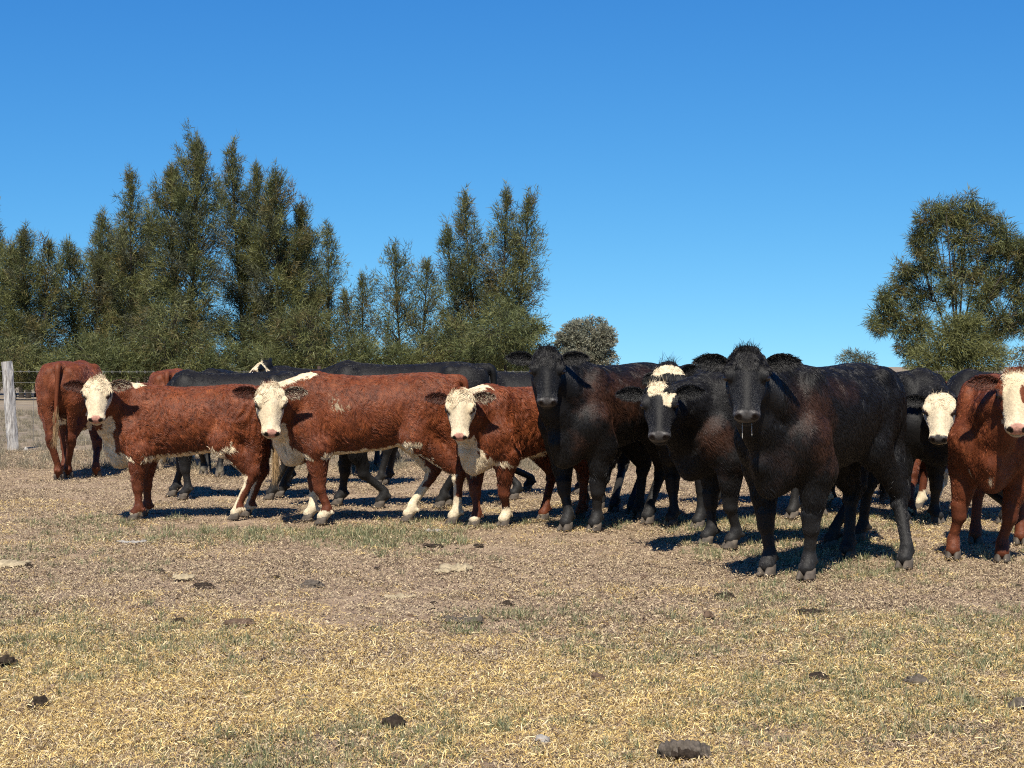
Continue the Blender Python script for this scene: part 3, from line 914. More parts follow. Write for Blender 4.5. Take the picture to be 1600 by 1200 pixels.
def casuarina(u, D, leaders, wpx, label, dens=1.0, sky=0.0, tint=OLIVE, low=.06, seed=0, group='she-oak trees beyond the fence', pt=2.6):
    """leaders: list of (u_top, v_top); a spire for each of them; low parts merge into one skirt"""
    rg = np.random.default_rng(1000 + seed)
    X0 = gx(u, D); sc = D / FOC
    hmax = max(zh(v, D) for _, v in leaders)
    o = thing('she_oak_tree', (X0, D, 0), label, 'tree', group)
    wood = MB()
    cc, cr_, cd, ccol = [], [], [], []
    R0 = wpx * sc * .56
    for li, (ut, vt) in enumerate(leaders):
        H_ = zh(vt, D) * .975; dx = (ut - u) * sc
        base = np3(dx * .45, rg.normal(0, .3), 0); dy = rg.normal(0, .4)
        def spine(t): return base + np3(dx * (1 - (1 - t) ** 1.6) * .92, dy * t, H_ * t)
        wood.tube([spine(t) for t in np.linspace(0, .97, 9)], [H_ * .009 * (1 - .93 * t) + .008 for t in np.linspace(0, 1, 9)], 6)
        Rl = R0 * (1.05 if len(leaders) == 1 else (.74 if len(leaders) == 2 else .56)) * (.70 + .30 * H_ / hmax)
        nb = int(H_ * 15)
        for k in range(nb):
            t = low + (1 - low) * (k + rg.random()) / nb
            prof = min(1.0, (1 - t) * pt) ** .9 * (.70 + .30 * (1 - t)) * (1 + .55 * max(0, 1 - t / .55)) + .03
            prof *= .62 + .5 * rg.random()
            if rg.random() < .12: prof *= 1.35
            az = rg.random() * 2 * math.pi
            elv = R(25 + 36 * t + rg.normal(0, 9))
            Lb = min(Rl * prof / math.cos(elv), Rl * 1.5)
            d = np3(math.cos(az) * math.cos(elv), math.sin(az) * math.cos(elv), math.sin(elv))
            p0 = spine(t * .96)
            p1 = p0 + d * Lb * .6; p2 = p0 + d * Lb - np3(0, 0, .10 * Lb) + np3(0, 0, .18 * Lb * t)
            if Lb > .35: wood.tube([p0, p1, p2], [.006 + .012 * Lb, .010, .004], 4, cap=False)
            gaps = sky * (.35 + .65 * t)
            nc = max(1, int(Lb * 5.0 + .5))
            hue = rg.random()
            col = tint * (.85 + .3 * rg.random())
            if hue < .12: col = BROWNISH
            elif hue < .35: col = OLIVE2
            elif hue < .5: col = GREYG * .8
            for j in range(nc):
                s_ = (j + .6 + rg.random() * .5) / nc
                if s_ < .35 and rg.random() < .7: continue
                if rg.random() < gaps * .8: continue
                q = (p0 * (1 - s_) ** 2 + p1 * 2 * s_ * (1 - s_) + p2 * s_ ** 2) + rg.normal(0, .06, 3)
                cc.append(q); r = (.22 + .20 * rg.random()) * (1 - .40 * t)
                cr_.append((r, r, r * 1.35)); cd.append(d * .7 + np3(0, 0, .35 + .4 * t)); ccol.append(col)
        # leader tip
        for j in range(7):
            t = .88 + .02 * j
            cc.append(spine(min(t, 1)) + rg.normal(0, .04, 3)); cr_.append((.10, .10, .22)); cd.append(np3(0, 0, 1.2)); ccol.append(tint)
    cc = np.array(cc); cr_ = np.array(cr_); cd = np.array(cd); ccol = np.array(ccol)
    per = max(10, int(21 * dens))
    V, C = strands(cc, cr_, cd, int(per * 1.25), .24, .026, ccol, rg, droop=.45)

    wood.build('trunk', M_BARK, o)
    crown_mesh(o, V, C)
    return len(V) // 3

def blob_tree(name, u, D, blobs, stems, label, leaf=(.23, .028), per=26, cols=(OLIVE, OLIVE2, BROWNISH), density=1.0, group=None, seed=0, droop=.25, fork=.25, tr=.10, gap=.0, depth=1.0, grow=1.0):
    """blobs: (u, v, radius_px[, radius_v]) leafy masses; stems: limb ends (u, v)"""
    rg = np.random.default_rng(5000 + seed)
    X0 = gx(u, D); sc = D / FOC
    o = thing(name, (X0, D, 0), label, 'tree', group)
    wood = MB(); cc, cr_, cd, ccol = [], [], [], []
    H_ = max(zh(b_[1], D) for b_ in blobs)
    def W(uu, vv, y=0.0): return np3((uu - u) * sc, y, zh(vv, D))
    fk = np3(0, 0, H_ * fork)
    wood.tube([(0, 0, 0), fk * .5 + np3(.05, 0, 0), fk], [tr * 1.3, tr * 1.05, tr], 8)
    for (us, vs_) in stems:
        e_ = W(us, vs_, rg.normal(0, .4)); m_ = fk * .55 + e_ * .45 + np3(0, rg.normal(0, .1), .0) + np3((e_[0]) * -.08, 0, .2)
        pts = [fk * (1 - t) ** 2 + m_ * 2 * t * (1 - t) + e_ * t * t for t in np.linspace(0, 1, 7)]
        wood.tube(pts, [tr * .75 * (1 - t) + .012 for t in np.linspace(0, 1, 7)], 5)
    for b_ in blobs:
        ru = b_[2] * sc * grow; rv = (b_[3] if len(b_) > 3 else b_[2]) * sc
        cen = W(b_[0], b_[1], rg.normal(0, .35 * depth))
        nc = max(5, int(density * 62 * (ru * rv) ** .95))
        # a limb towards the mass, and twigs inside it
        st = min(stems, key=lambda s_: (s_[0] - b_[0]) ** 2 + (s_[1] - b_[1]) ** 2) if stems else None
        root_ = (fk * .4 + W(st[0], st[1]) * .6) if st else fk
        wood.tube([root_, (root_ + cen) * .5 + np3(0, 0, -.05), cen], [tr * .35, tr * .22, .012], 4, cap=False)
        for k in range(nc):
            v_ = rg.normal(0, 1, 3); v_ /= np.linalg.norm(v_); v_ *= rg.random() ** (1 / 2.4)
            if rg.random() < gap: continue
            q = cen + v_ * np3(ru, (ru + rv) * .5 * depth, rv)
            if q[2] < .1: continue
            if rg.random() < .5: wood.tube([cen * .6 + q * .4 + rg.normal(0, .05, 3), q], [.012, .005], 3, cap=False)
            cc.append(q); r = .18 + .15 * rg.random(); cr_.append((r, r, r)); cd.append(v_ * .8 + np3(0, 0, .2))
            hue = rg.random(); ccol.append((cols[0] if hue < .5 else cols[1] if hue < .82 else cols[2]) * (.8 + .4 * rg.random()))
    V, C = strands(np.array(cc), np.array(cr_), np.array(cd), per, leaf[0], leaf[1], np.array(ccol), rg, droop)
    wood.build('trunk', M_BARK, o)
    crown_mesh(o, V, C)
    return len(V) // 3

ntri = 0
T = [
 # u, D, leaders, width, label, dens, sky
 (-22, 70, [(-8, 338), (-45, 350)], 120, 'tall she-oak tree cut by the left edge of the photo behind the fence', 1.0, .05),
 (44, 66, [(38, 348), (66, 372), (20, 375)], 110, 'broad dense she-oak behind the wooden fence post at far left', 1.25, .0),
 (130, 69, [(118, 372), (150, 385)], 90, 'shorter she-oak with a blunt top between the left one and the taller clump', 1.1, .05),
 (168, 72, [(165, 325), (186, 350)], 105, 'she-oak with one thin pointed tip left of the tall clump', 1.1, .05),
 (212, 68, [(206, 253), (222, 318)], 96, 'she-oak with a narrow open spire second tallest at left', 1.0, .22),
 (280, 65, [(304, 203), (268, 246)], 128, 'tallest she-oak with a wide ragged crown above the horned-back herd' .replace('horned-back ', ''), 1.25, .08),
 (396, 70, [(374, 216), (402, 250)], 100, 'tall she-oak with a leaning plume top right of the tallest tree', 1.15, .12),
 (440, 67, [(437, 258), (462, 318)], 120, 'dark dense she-oak with a sharp tip beside the leaning plume tree', 1.3, .0),
 (516, 71, [(515, 345), (492, 362)], 82, 'thin see-through she-oak with bare stem showing right of the dense clump', .9, .42),
 (566, 69, [(565, 424), (545, 450)], 66, 'small sparse she-oak at the right end of the main clump', .9, .30),
 (640, 70, [(624, 376), (660, 400)], 108, 'twin-topped open she-oak standing between the clump and the triple-topped tree', .9, .34),
 (768, 66, [(738, 290), (785, 284), (810, 290), (718, 345)], 148, 'tall she-oak with three upright tips in the middle of the photo', 1.05, .28),
]
for i_, t_ in enumerate(T):
    ntri += casuarina(t_[0], t_[1], t_[2], t_[3], t_[4], t_[5], t_[6], seed=i_, pt=(2.2, 2.6, 2.8, 2.2, 2.2, 3.3, 3.0, 2.8, 2.6, 2.8, 2.2, 2.0)[i_])
# lower skirt of bushes in front of the spires
SH = [
 (20, 60, [(20, 566, 58, 38), (-30, 575, 45, 40), (60, 585, 40, 28)], 'low bushy she-oak regrowth behind the wooden fence post', 1.0),
 (150, 60, [(150, 558, 50, 36), (110, 580, 40, 35), (190, 575, 45, 38)], 'olive bushy regrowth behind the rear-facing red cow', 1.0),
 (262, 60, [(262, 530, 60, 60), (220, 575, 45, 35), (305, 575, 45, 35)], 'pale olive bushy regrowth below the tallest she-oak', 1.0),
 (352, 60, [(352, 562, 50, 34), (335, 580, 42, 32), (415, 575, 45, 35)], 'bushy regrowth below the leaning plume tree', 1.0),
 (480, 60, [(480, 530, 55, 55), (445, 575, 40, 35), (520, 575, 42, 35)], 'dark green bushy regrowth at the foot of the dense pointed tree', 1.0),
 (590, 60, [(590, 565, 50, 32), (560, 560, 36, 40), (630, 572, 42, 28)], 'low yellowish bushes between the clump and the twin-topped tree', 1.0),
 (700, 60, [(700, 545, 45, 48), (665, 572, 42, 30), (735, 560, 45, 40)], 'round olive bush left of the triple-topped tree', 1.0),
 (790, 59, [(790, 520, 58, 50), (750, 560, 45, 35), (825, 555, 40, 42), (840, 510, 18, 22)], 'broad olive bush at the foot of the triple-topped tree', 1.0),
]
for i_, s_ in enumerate(SH):
    ntri += blob_tree('bushy_she_oak', s_[0], s_[1], s_[2], [(s_[0], s_[2][0][1])], s_[3], leaf=(.23, .028), per=30, cols=((OLIVE, OLIVE2, BROWNISH * .9), (OLIVE2 * 1.2, OLIVE, OLIVE2))[i_ % 2], seed=i_, group='bushy regrowth along the fence', density=1.5)
ntri += blob_tree('round_tree', 917, 96, [(917, 528, 46, 32), (890, 535, 24, 26), (942, 535, 22, 26), (900, 566, 30, 22), (935, 566, 30, 22), (917, 585, 34, 16)], [(917, 520)],
    'small round grey-green tree far off behind the heads of the black cattle', leaf=(.13, .07), per=40, cols=(np3(.21, .205, .145), np3(.16, .165, .115), np3(.19, .17, .115)), density=2.2, seed=50)
big = [(1450, 345, 34, 26), (1490, 332, 34, 24), (1530, 342, 30, 24), (1562, 372, 32, 30), (1590, 395, 22, 24), (1436, 380, 24, 26), (1500, 372, 30, 26),
       (1452, 415, 26, 24), (1540, 405, 30, 26), (1505, 420, 24, 22), (1412, 432, 18, 24), (1395, 462, 20, 22), (1380, 500, 20, 22), (1405, 505, 22, 20),
       (1440, 470, 26, 24), (1420, 540, 24, 22), (1570, 440, 22, 20), (1530, 460, 30, 26), (1560, 500, 30, 26), (1592, 500, 22, 24), (1598, 430, 14, 14),
       (1592, 468, 12, 12), (1480, 450, 22, 20), (1548, 540, 30, 22), (1440, 510, 22, 22), (1612, 400, 20, 26), (1620, 480, 24, 26)]
_r = np.random.default_rng(8)
big += [(b_[0] + b_[2] * (.95 * math.cos(q_)), b_[1] + b_[2] * .8 * math.sin(q_), 8 + 6 * _r.random()) for b_ in big for q_ in _r.random(2) * 6.28]
ntri += blob_tree('she_oak_tree', 1496, 62, big, [(1465, 340), (1485, 330), (1505, 345), (1545, 360), (1575, 400), (1400, 470), (1580, 490), (1430, 400)],
    'large open-crowned tree with several dark stems at the right of the photo', per=34, seed=60, density=2.5, gap=.0, tr=.07, fork=.14, depth=.7, grow=.76, group=None, cols=(OLIVE * .95, OLIVE2, BROWNISH))
ntri += blob_tree('bushy_she_oak', 1496, 57, [(1490, 530, 42, 40), (1450, 565, 38, 25), (1535, 560, 40, 28), (1510, 505, 24, 20), (1475, 600, 40, 22), (1520, 602, 40, 22)], [(1485, 510), (1520, 530)],
    'leafy olive bush growing in front of the large open-crowned tree', per=34, seed=61, density=2.6, cols=(OLIVE * 1.05, OLIVE, OLIVE))
ntri += blob_tree('small_tree', 1336, 120, [(1330, 560, 24, 12), (1348, 562, 18, 10), (1338, 580, 22, 12)], [(1336, 556)], 'tiny grey-green tree far off above the rump of the big black cow', leaf=(.3, .05), per=20, cols=(GREYG, GREYG * .8, BROWNISH), seed=62)
ntri += blob_tree('small_tree', 1612, 80, [(1612, 560, 24, 22), (1640, 545, 30, 34), (1630, 590, 34, 22)], [(1612, 550)], 'rounded brownish tree just showing at the right edge of the photo', leaf=(.2, .05), per=24, cols=(BROWNISH, GREYG, OLIVE), seed=63)
print('foliage triangles', ntri)

# ------------------------------------------------------------------ fence
M_POST, nt, b = new_mat('weathered_post')
tc = N(nt, 'ShaderNodeTexCoord'); mp = N(nt, 'ShaderNodeMapping'); mp.inputs['Scale'].default_value = (14, 14, 2.2)
nt.links.new(tc.outputs['Object'], mp.inputs[0])
n1 = N(nt, 'ShaderNodeTexNoise', Scale=2.6, Detail=8.0, Roughness=.7); nt.links.new(mp.outputs[0], n1.inputs['Vector'])
pc = ramp(nt, n1.outputs[0], [(.36, (.09, .075, .06)), (.46, (.27, .25, .23)), (.62, (.44, .42, .385))])
nt.links.new(pc, b.inputs['Base Color']); b.inputs['Roughness'].default_value = .9
bp = N(nt, 'ShaderNodeBump', Strength=.8, Distance=.01); nt.links.new(n1.outputs[0], bp.inputs['Height']); nt.links.new(bp.outputs[0], b.inputs['Normal'])
M_WIRE = simple_mat('galvanised_wire', (.13, .125, .12), .45, .5, .2, 20)
M_RUST = simple_mat('rusty_star_post', (.07, .045, .035), .8, .3, .4, 20)

FD = 24.3                          # distance of the fence at its wooden post
def post(xa, D, h, w, lean, label, group=None, seed=0):
    rg = np.random.default_rng(seed)
    o = thing('fence_post', (xa, D, 0), label, 'fence post', group)
    mb = MB(); n = 10; rows = 12
    vs_ = []
    for i in range(rows + 1):
        t = i / rows
        for k in range(n):
            a_ = 2 * math.pi * k / n
            r = w * .5 * (1 + .10 * math.sin(3 * a_ + 1) + .05 * rg.normal()) * (1.04 - .06 * t)
            vs_.append((math.cos(a_) * r + lean * t * h, math.sin(a_) * r, -.3 + (h + .3) * t + (.012 * math.cos(a_) if i == rows else 0)))
    mb.add(vs_, [(i * n + k, i * n + (k + 1) % n, (i + 1) * n + (k + 1) % n, (i + 1) * n + k) for i in range(rows) for k in range(n)] + [tuple(rows * n + k for k in range(n))])
    mb.build('post', M_POST, o, smooth=False)
    return o
xp = gx(22, FD)
post(xp, FD, zh(565, FD), .175, -.085, 'weathered grey wooden fence post leaning at the far left', None, 3)
fence = thing('wire_fence', (xp, FD, 0), 'wire mesh fence with a barbed top strand running behind the herd', 'fence')
FX0, FX1, FDY = -9.0, 22.0, .045
def fw(x, z): return (x, (x) * FDY, z)
for zi, zz in enumerate((1.235, 1.06, .90, .70, .50, .31, .15)):
    mb = MB(); xs_ = np.arange(FX0, FX1, 1.5)
    mb.tube([fw(x, zz - .010 * math.sin((x * .5) % math.pi)) for x in xs_], .0024 if zi else .0030, 4, cap=False)
    if zi == 0:
        for x in np.arange(FX0, FX1, .13):
            p = Vector(fw(x, zz - .010 * math.sin((x * .5) % math.pi)))
            mb.tube([p + Vector((-.012, .0, .024)), p + Vector((.012, 0, -.024))], .0026, 3, cap=False)
            mb.tube([p + Vector((.006, .02, .018)), p + Vector((-.006, -.02, -.018))], .0026, 3, cap=False)
    mb.build('barbed_wire' if zi == 0 else 'line_wire', M_WIRE, fence)
mb = MB()
for x in np.arange(FX0, FX1, .3): mb.tube([fw(x, .15), fw(x, .90)], .0026, 3, cap=False)
o = mb.build('stay_wires', M_WIRE, fence); o['kind'] = 'stuff'
for k, x in enumerate(np.arange(FX0 + 1.2, FX1, 4.2)):
    mb = MB()
    for a_ in (90, 210, 330):
        ca, sa = math.cos(R(a_)), math.sin(R(a_)); q = Vector(fw(x, 0))
        A_ = [q + Vector((0, 0, -.2)), q + Vector((ca * .03, sa * .03, -.2)), q + Vector((ca * .03, sa * .03, 1.32)), q + Vector((0, 0, 1.32))]
        off = Vector((-sa, ca, 0)) * .003
        mb.add([v - off for v in A_] + [v + off for v in A_], [(0, 1, 2, 3), (7, 6, 5, 4), (1, 5, 6, 2), (3, 2, 6, 7), (0, 4, 5, 1), (0, 3, 7, 4)])
    mb.build('star_post', M_RUST, fence, smooth=False)
# dark timber posts of an old yard further back
for k, (uu, vt, vb) in enumerate(((33, 583, 621), (44, 588, 622), (12, 592, 620), (167, 569, 618))):
    D = gd(vb)
    o = post(gx(uu, D), D, zh(vt, D), .22, .02 * (-1) ** k, ('dark timber post beyond the fence just right of the grey wooden post', 'second dark timber post beyond the fence right of the grey wooden post', 'dark timber post beyond the fence hidden beside the grey wooden post', 'dark timber post beyond the fence above the head of the leftmost white-faced cow')[k], None, 40 + k)
    for ch in o.children: ch.data.materials[0] = M_BARK
# ------------------------------------------------------------------ the herd
def hd(u, v, D, yaw=0.0, pitch=62, roll=0):
    """poll of the head at photo place (u, v) and distance D; yaw is measured from looking straight at the camera"""
    x = gx(u, D)
    return (x, D, zh(v, D), math.degrees(math.atan2(-D, -x)) + yaw, pitch, roll)
def hw(u, D): return np3(gx(u, D), D, 0)

# --- front rank
cow('big black heifer nearest the camera with brown shoulder and drool under its nose', (2.03, 9.99), 232, 1.36, hd(1167, 540, 9.12, 0, 60),
    [gp(1262, 905), gp(1200, 899), gp(1415, 888), gp(1325, 873)], 'black', rough=.22, h=.0095, hairs=110000, hair_len=.026,
    blobs=[((.40, .16, .68), (.16, .14, .20), BRN, .85), ((.46, .12, .80), (.16, .2, .14), BRN * .8, .5), ((.22, .20, .86), (.22, .2, .08), BRN * .8, .5), ((.52, 0, .55), (.12, .15, .14), BRN * .8, .4)], fat=1.0, group='black cattle', tuft=.030, drool=True)
cow('tall brownish-black heifer in the middle with grey neck and ears out flat', (.835, 12.72), 234, 1.37, hd(855, 541, 11.85, 0, 66),
    [gp(930, 830), gp(885, 829), gp(1013, 818), None], 'black', rough=.22, h=.0100, hairs=85000, hair_len=.024,
    blobs=[((.30, .16, .75), (.30, .16, .22), BRN * 1.05, .9), ((-.1, .2, .85), (.35, .2, .16), BRN * .8, .6), ((.5, .05, .55), (.1, .1, .12), BRN * 1.3, .6)], group='black cattle', tuft=.030)
cow('black cow with a jagged white blaze on its forehead between two taller black cattle', (1.98, 11.28), 190, 1.31, hd(1030, 592, 10.62, -2, 58, 4),
    [gp(1145, 857), gp(1107, 851), gp(1300, 857), gp(1345, 845)], 'blaze', rough=.22, h=.0100, hairs=70000, hair_len=.022,
    blobs=[((.42, .15, .62), (.13, .14, .14), BRN * 1.1, .9), ((.36, .14, .50), (.10, .1, .1), BRN, .6)], group='black cattle')
cow('leftmost white-faced cow, red and side-on, overlapping the red cow seen from behind', (-2.78, 13.33), 180, 1.175, hd(151, 587, 12.85, -5, 63, 2),
    [hw(212, 13.17), hw(226, 13.5), hw(369, 13.2), hw(388, 13.5)], 'hereford', h=.0098, hairs=80000, hair_len=.026, group='red white-faced cattle', tuft=.024, socks=(.045, .045, .09, .09), stripe=True, rough=1.3, blobs=[((-.31, .2, .515), (.06, .1, .025), WHT, 1)])
cow('large side-on red white-faced cow with dried mud flecks behind its shoulder', (-1.19, 12.98), 180, 1.28, hd(424, 598, 12.42, 3, 70, -3),
    [hw(506, 12.82), hw(484, 13.1), hw(710, 12.85), hw(640, 13.05)], 'hereford', h=.0098, hairs=95000, hair_len=.024, group='red white-faced cattle', tuft=.024,
    blobs=[((.22, .2, .82), (.05, .1, .07), MUD * 1.6, .5), ((.16, .2, .76), (.07, .1, .03), MUD * 1.4, .5), ((-.30, .18, .52), (.06, .1, .025), WHT, 1)], socks=(.085, .2, .18, .22), stripe=True, rough=.9)
cow('small red white-faced calf left of the tall brownish-black heifer', (.10, 12.98), 228, 1.175, hd(718, 608, 12.15, -2, 72, 3),
    [gp(788, 822), gp(742, 823), None, gp(850, 812)], 'hereford', h=.0098, hairs=65000, hair_len=.030, group='red white-faced cattle', tuft=.024, cat='calf', socks=(.13, .06, .02, .03), rough=1.5)
cow('red cow with a white face and a red eye patch cut by the right edge', (3.42, 10.84), 250, 1.27, hd(1588, 574, 9.85, 3, 62),
    [gp(1567, 877), gp(1490, 873), None, None], 'red_patch', wid=.80, rough=.5, h=.0100, hairs=75000, hair_len=.014, group='red white-faced cattle', ears=((0, .1), (4, .0)), blobs=[((.50, .09, .56), (.02, .03, .10), WHT, 1), ((.50, -.09, .56), (.02, .03, .10), WHT, 1), ((.56, 0, .45), (.05, .02, .05), WHT, 1)])
cow('red cow at the far left seen from behind with its tail hanging straight down', (-5.27, 18.42), 95, 1.40, (-5.35, 19.7, .9, 95, 50),
    [None, gp(150, 745), gp(91, 750), gp(106, 747)], 'hereford', h=.013, hairs=38000, hair_len=.018, socks=(0, 0, 0, 0), rough=.5, group='red white-faced cattle')
# --- second rank
cow('black cow with a plain white face peering between the big black heifer and red cow', (3.18, 13.2), 298, 1.31, hd(1469, 608, 12.35, -4, 60),
    None, 'black_face', rough=.22, h=.0105, hairs=42000, group='black cattle', blobs=[((-.05, 0, .44), (.3, .3, .05), WHT * .6, .6)])
cow('black cow with a white poll and tufted crown half hidden behind the blazed black cow', (1.82, 12.98), 222, 1.34, hd(1044, 562, 12.0, -2, 48),
    [None, gp(1050, 822), None, None], 'poll_white', rough=.22, h=.012, hairs=30000, tuft=.055, group='black cattle', ears=((-48, 0, .62), (20, .5, .5)))
cow('black cow directly behind the large side-on red cow, its back and shaded legs showing', (-1.03, 14.35), 180, 1.38, hd(462, 600, 14.2, 80, 60),
    [hw(596, 14.3), hw(531, 14.6), hw(690, 14.3), hw(705, 14.6)], 'black', rough=.22, h=.014, hairs=24000, group='black cattle', lift=[0.0, 0, 0, 0])
cow('black cow behind the leftmost white-faced cow, long back above, grey legs below', (-2.78, 15.35), 180, 1.29, (-3.5, 16.05, 1.12, 110, 40),
    [hw(289, 15.2), hw(272, 15.6), hw(424, 15.2), hw(440, 15.5)], 'black', rough=.22, h=.014, hairs=22000, group='black cattle', blobs=[((.0, 0, .4), (.9, .3, .5), GRY * 1.3, .4)])
cow('black cow looking left over the backs with a white face stripe and upright ear', (-2.05, 17.1), 180, 1.33, (gx(412, 16.9), 16.9, zh(560, 16.9), 175, 40),
    None, 'black_face', rough=.22, h=.015, hairs=14000, group='black cattle', ears=((0, 0), (-70, 0)))
cow('dark cow behind the small calf showing its brown-black back left of the tall heifer', (.18, 15.6), 196, 1.30, hd(735, 650, 15.3, 60, 60),
    [hw(805, 15.2), hw(826, 16.2), None, None], 'black', rough=.22, h=.015, hairs=14000, group='black cattle', blobs=[((0, 0, .6), (.5, .5, .3), BRN, .5)])
cow('black cow with a white belly patch showing under the tall brownish-black heifer', (1.02, 14.5), 236, 1.24, hd(905, 640, 13.9, 0, 70),
    [gp(937, 795), gp(912, 797), gp(988, 802), gp(960, 800)], 'white_belly', h=.014, hairs=14000, group='black cattle', blobs=[((0, 0, .3), (.9, .5, .3), GRY * 1.4, .5)])
cow('red cow far back at the left, its rump just above the black cow', (gx(272, 20.2), 20.2), 96, 1.295, (gx(262, 21.3), 21.3, 1.0, 80, 60),
    None, 'hereford', h=.017, hairs=9000, group='red white-faced cattle')
cow('black cow far back with pale hooves seen under the leftmost white-faced cow', (gx(335, 18.8), 18.9), 275, 1.30, hd(345, 620, 18.0, 0, 60),
    [gp(343, 745), gp(318, 742), None, None], 'black', rough=.22, h=.017, hairs=9000, group='black cattle', blobs=[((.36, 0, .05), (.2, .3, .10), WHT * .7, .8)])
cow('black white-socked cow far back whose hooves show under the large red cow', (gx(556, 19.0), 19.3), 268, 1.27, hd(550, 640, 18.4, 0, 60),
    [gp(561, 742), gp(544, 741), None, None], 'black', rough=.22, h=.017, hairs=9000, group='black cattle', blobs=[((.36, 0, .05), (.2, .3, .14), WHT * .6, .8)])
cow('black cow farthest back in the middle left, one hoof showing between other legs', (gx(650, 20.6), 20.9), 200, 1.30, hd(600, 640, 20.5, 60, 60),
    [gp(617, 726), None, None, None], 'black', rough=.22, h=.018, hairs=8000, group='black cattle')
cow('red white-socked cow standing behind the white-faced black cow at the right', (gx(1440, 14.6), 14.7), 268, 1.22, hd(1500, 640, 14.2, 80, 50),
    [gp(1462, 808), gp(1424, 806), None, None], 'hereford', socks=(.34, .05, .1, .1), h=.014, hairs=16000, group='red white-faced cattle', blobs=[((.38, .13, .18), (.12, .1, .22), WHT, 1)])
cow('black cow behind the right-hand red cow with its legs at the right edge', (gx(1610, 12.9), 13.3), 200, 1.30, hd(1560, 640, 13.0, 30, 60),
    [gp(1588, 820), gp(1572, 818), None, None], 'black', rough=.22, h=.013, hairs=16000, group='black cattle')
cow('red cow mostly hidden behind the big black heifer with a reddish leg showing under it', (gx(1330, 14.2), 14.3), 184, 1.22, hd(1225, 660, 14.0, 40, 60),
    [gp(1290, 792), gp(1276, 790), None, None], 'red', h=.014, hairs=12000, group='red white-faced cattle')
cow('black cow mostly hidden behind the blazed black cow and the big heifer', (gx(1190, 14.6), 14.6), 182, 1.28, hd(1115, 640, 14.5, 40, 60),
    None, 'black', rough=.22, h=.015, hairs=12000, group='black cattle')

# ------------------------------------------------------------------ litter on the ground
def gn_scatter(name, pts, rot, scl, var, variants, label, kind='stuff'):
    """instances of small variants on points, as one uncountable mass"""
    me = bpy.data.meshes.new(name); me.vertices.add(len(pts)); me.vertices.foreach_set('co', pts.astype(np.float32).ravel())
    a = me.attributes.new('rot', 'FLOAT_VECTOR', 'POINT'); a.data.foreach_set('vector', rot.astype(np.float32).ravel())
    a = me.attributes.new('scl', 'FLOAT', 'POINT'); a.data.foreach_set('value', scl.astype(np.float32))
    a = me.attributes.new('var', 'INT', 'POINT'); a.data.foreach_set('value', var.astype(np.int32))
    o = link(bpy.data.objects.new(name, me)); tag(o, label=label, kind=kind)
    coll = bpy.data.collections.new(name + '_variants')
    for v in variants: coll.objects.link(v)
    g = bpy.data.node_groups.new(name, 'GeometryNodeTree')
    g.interface.new_socket('Geometry', in_out='INPUT', socket_type='NodeSocketGeometry')
    g.interface.new_socket('Geometry', in_out='OUTPUT', socket_type='NodeSocketGeometry')
    n_in = g.nodes.new('NodeGroupInput'); n_out = g.nodes.new('NodeGroupOutput')
    ci = g.nodes.new('GeometryNodeCollectionInfo'); ci.inputs[0].default_value = coll; ci.inputs[1].default_value = True; ci.inputs[2].default_value = True
    iop = g.nodes.new('GeometryNodeInstanceOnPoints'); iop.inputs['Pick Instance'].default_value = True
    def na(nm, ty):
        n = g.nodes.new('GeometryNodeInputNamedAttribute'); n.data_type = ty; n.inputs[0].default_value = nm; return n.outputs[0]
    g.links.new(n_in.outputs[0], iop.inputs['Points']); g.links.new(ci.outputs[0], iop.inputs['Instance'])
    g.links.new(na('var', 'INT'), iop.inputs['Instance Index'])
    e2r = g.nodes.new('FunctionNodeEulerToRotation'); g.links.new(na('rot', 'FLOAT_VECTOR'), e2r.inputs[0]); g.links.new(e2r.outputs[0], iop.inputs['Rotation'])
    g.links.new(na('scl', 'FLOAT'), iop.inputs['Scale'])
    g.links.new(iop.outputs[0], n_out.inputs[0])
    md = o.modifiers.new('scatter', 'NODES'); md.node_group = g
    return o

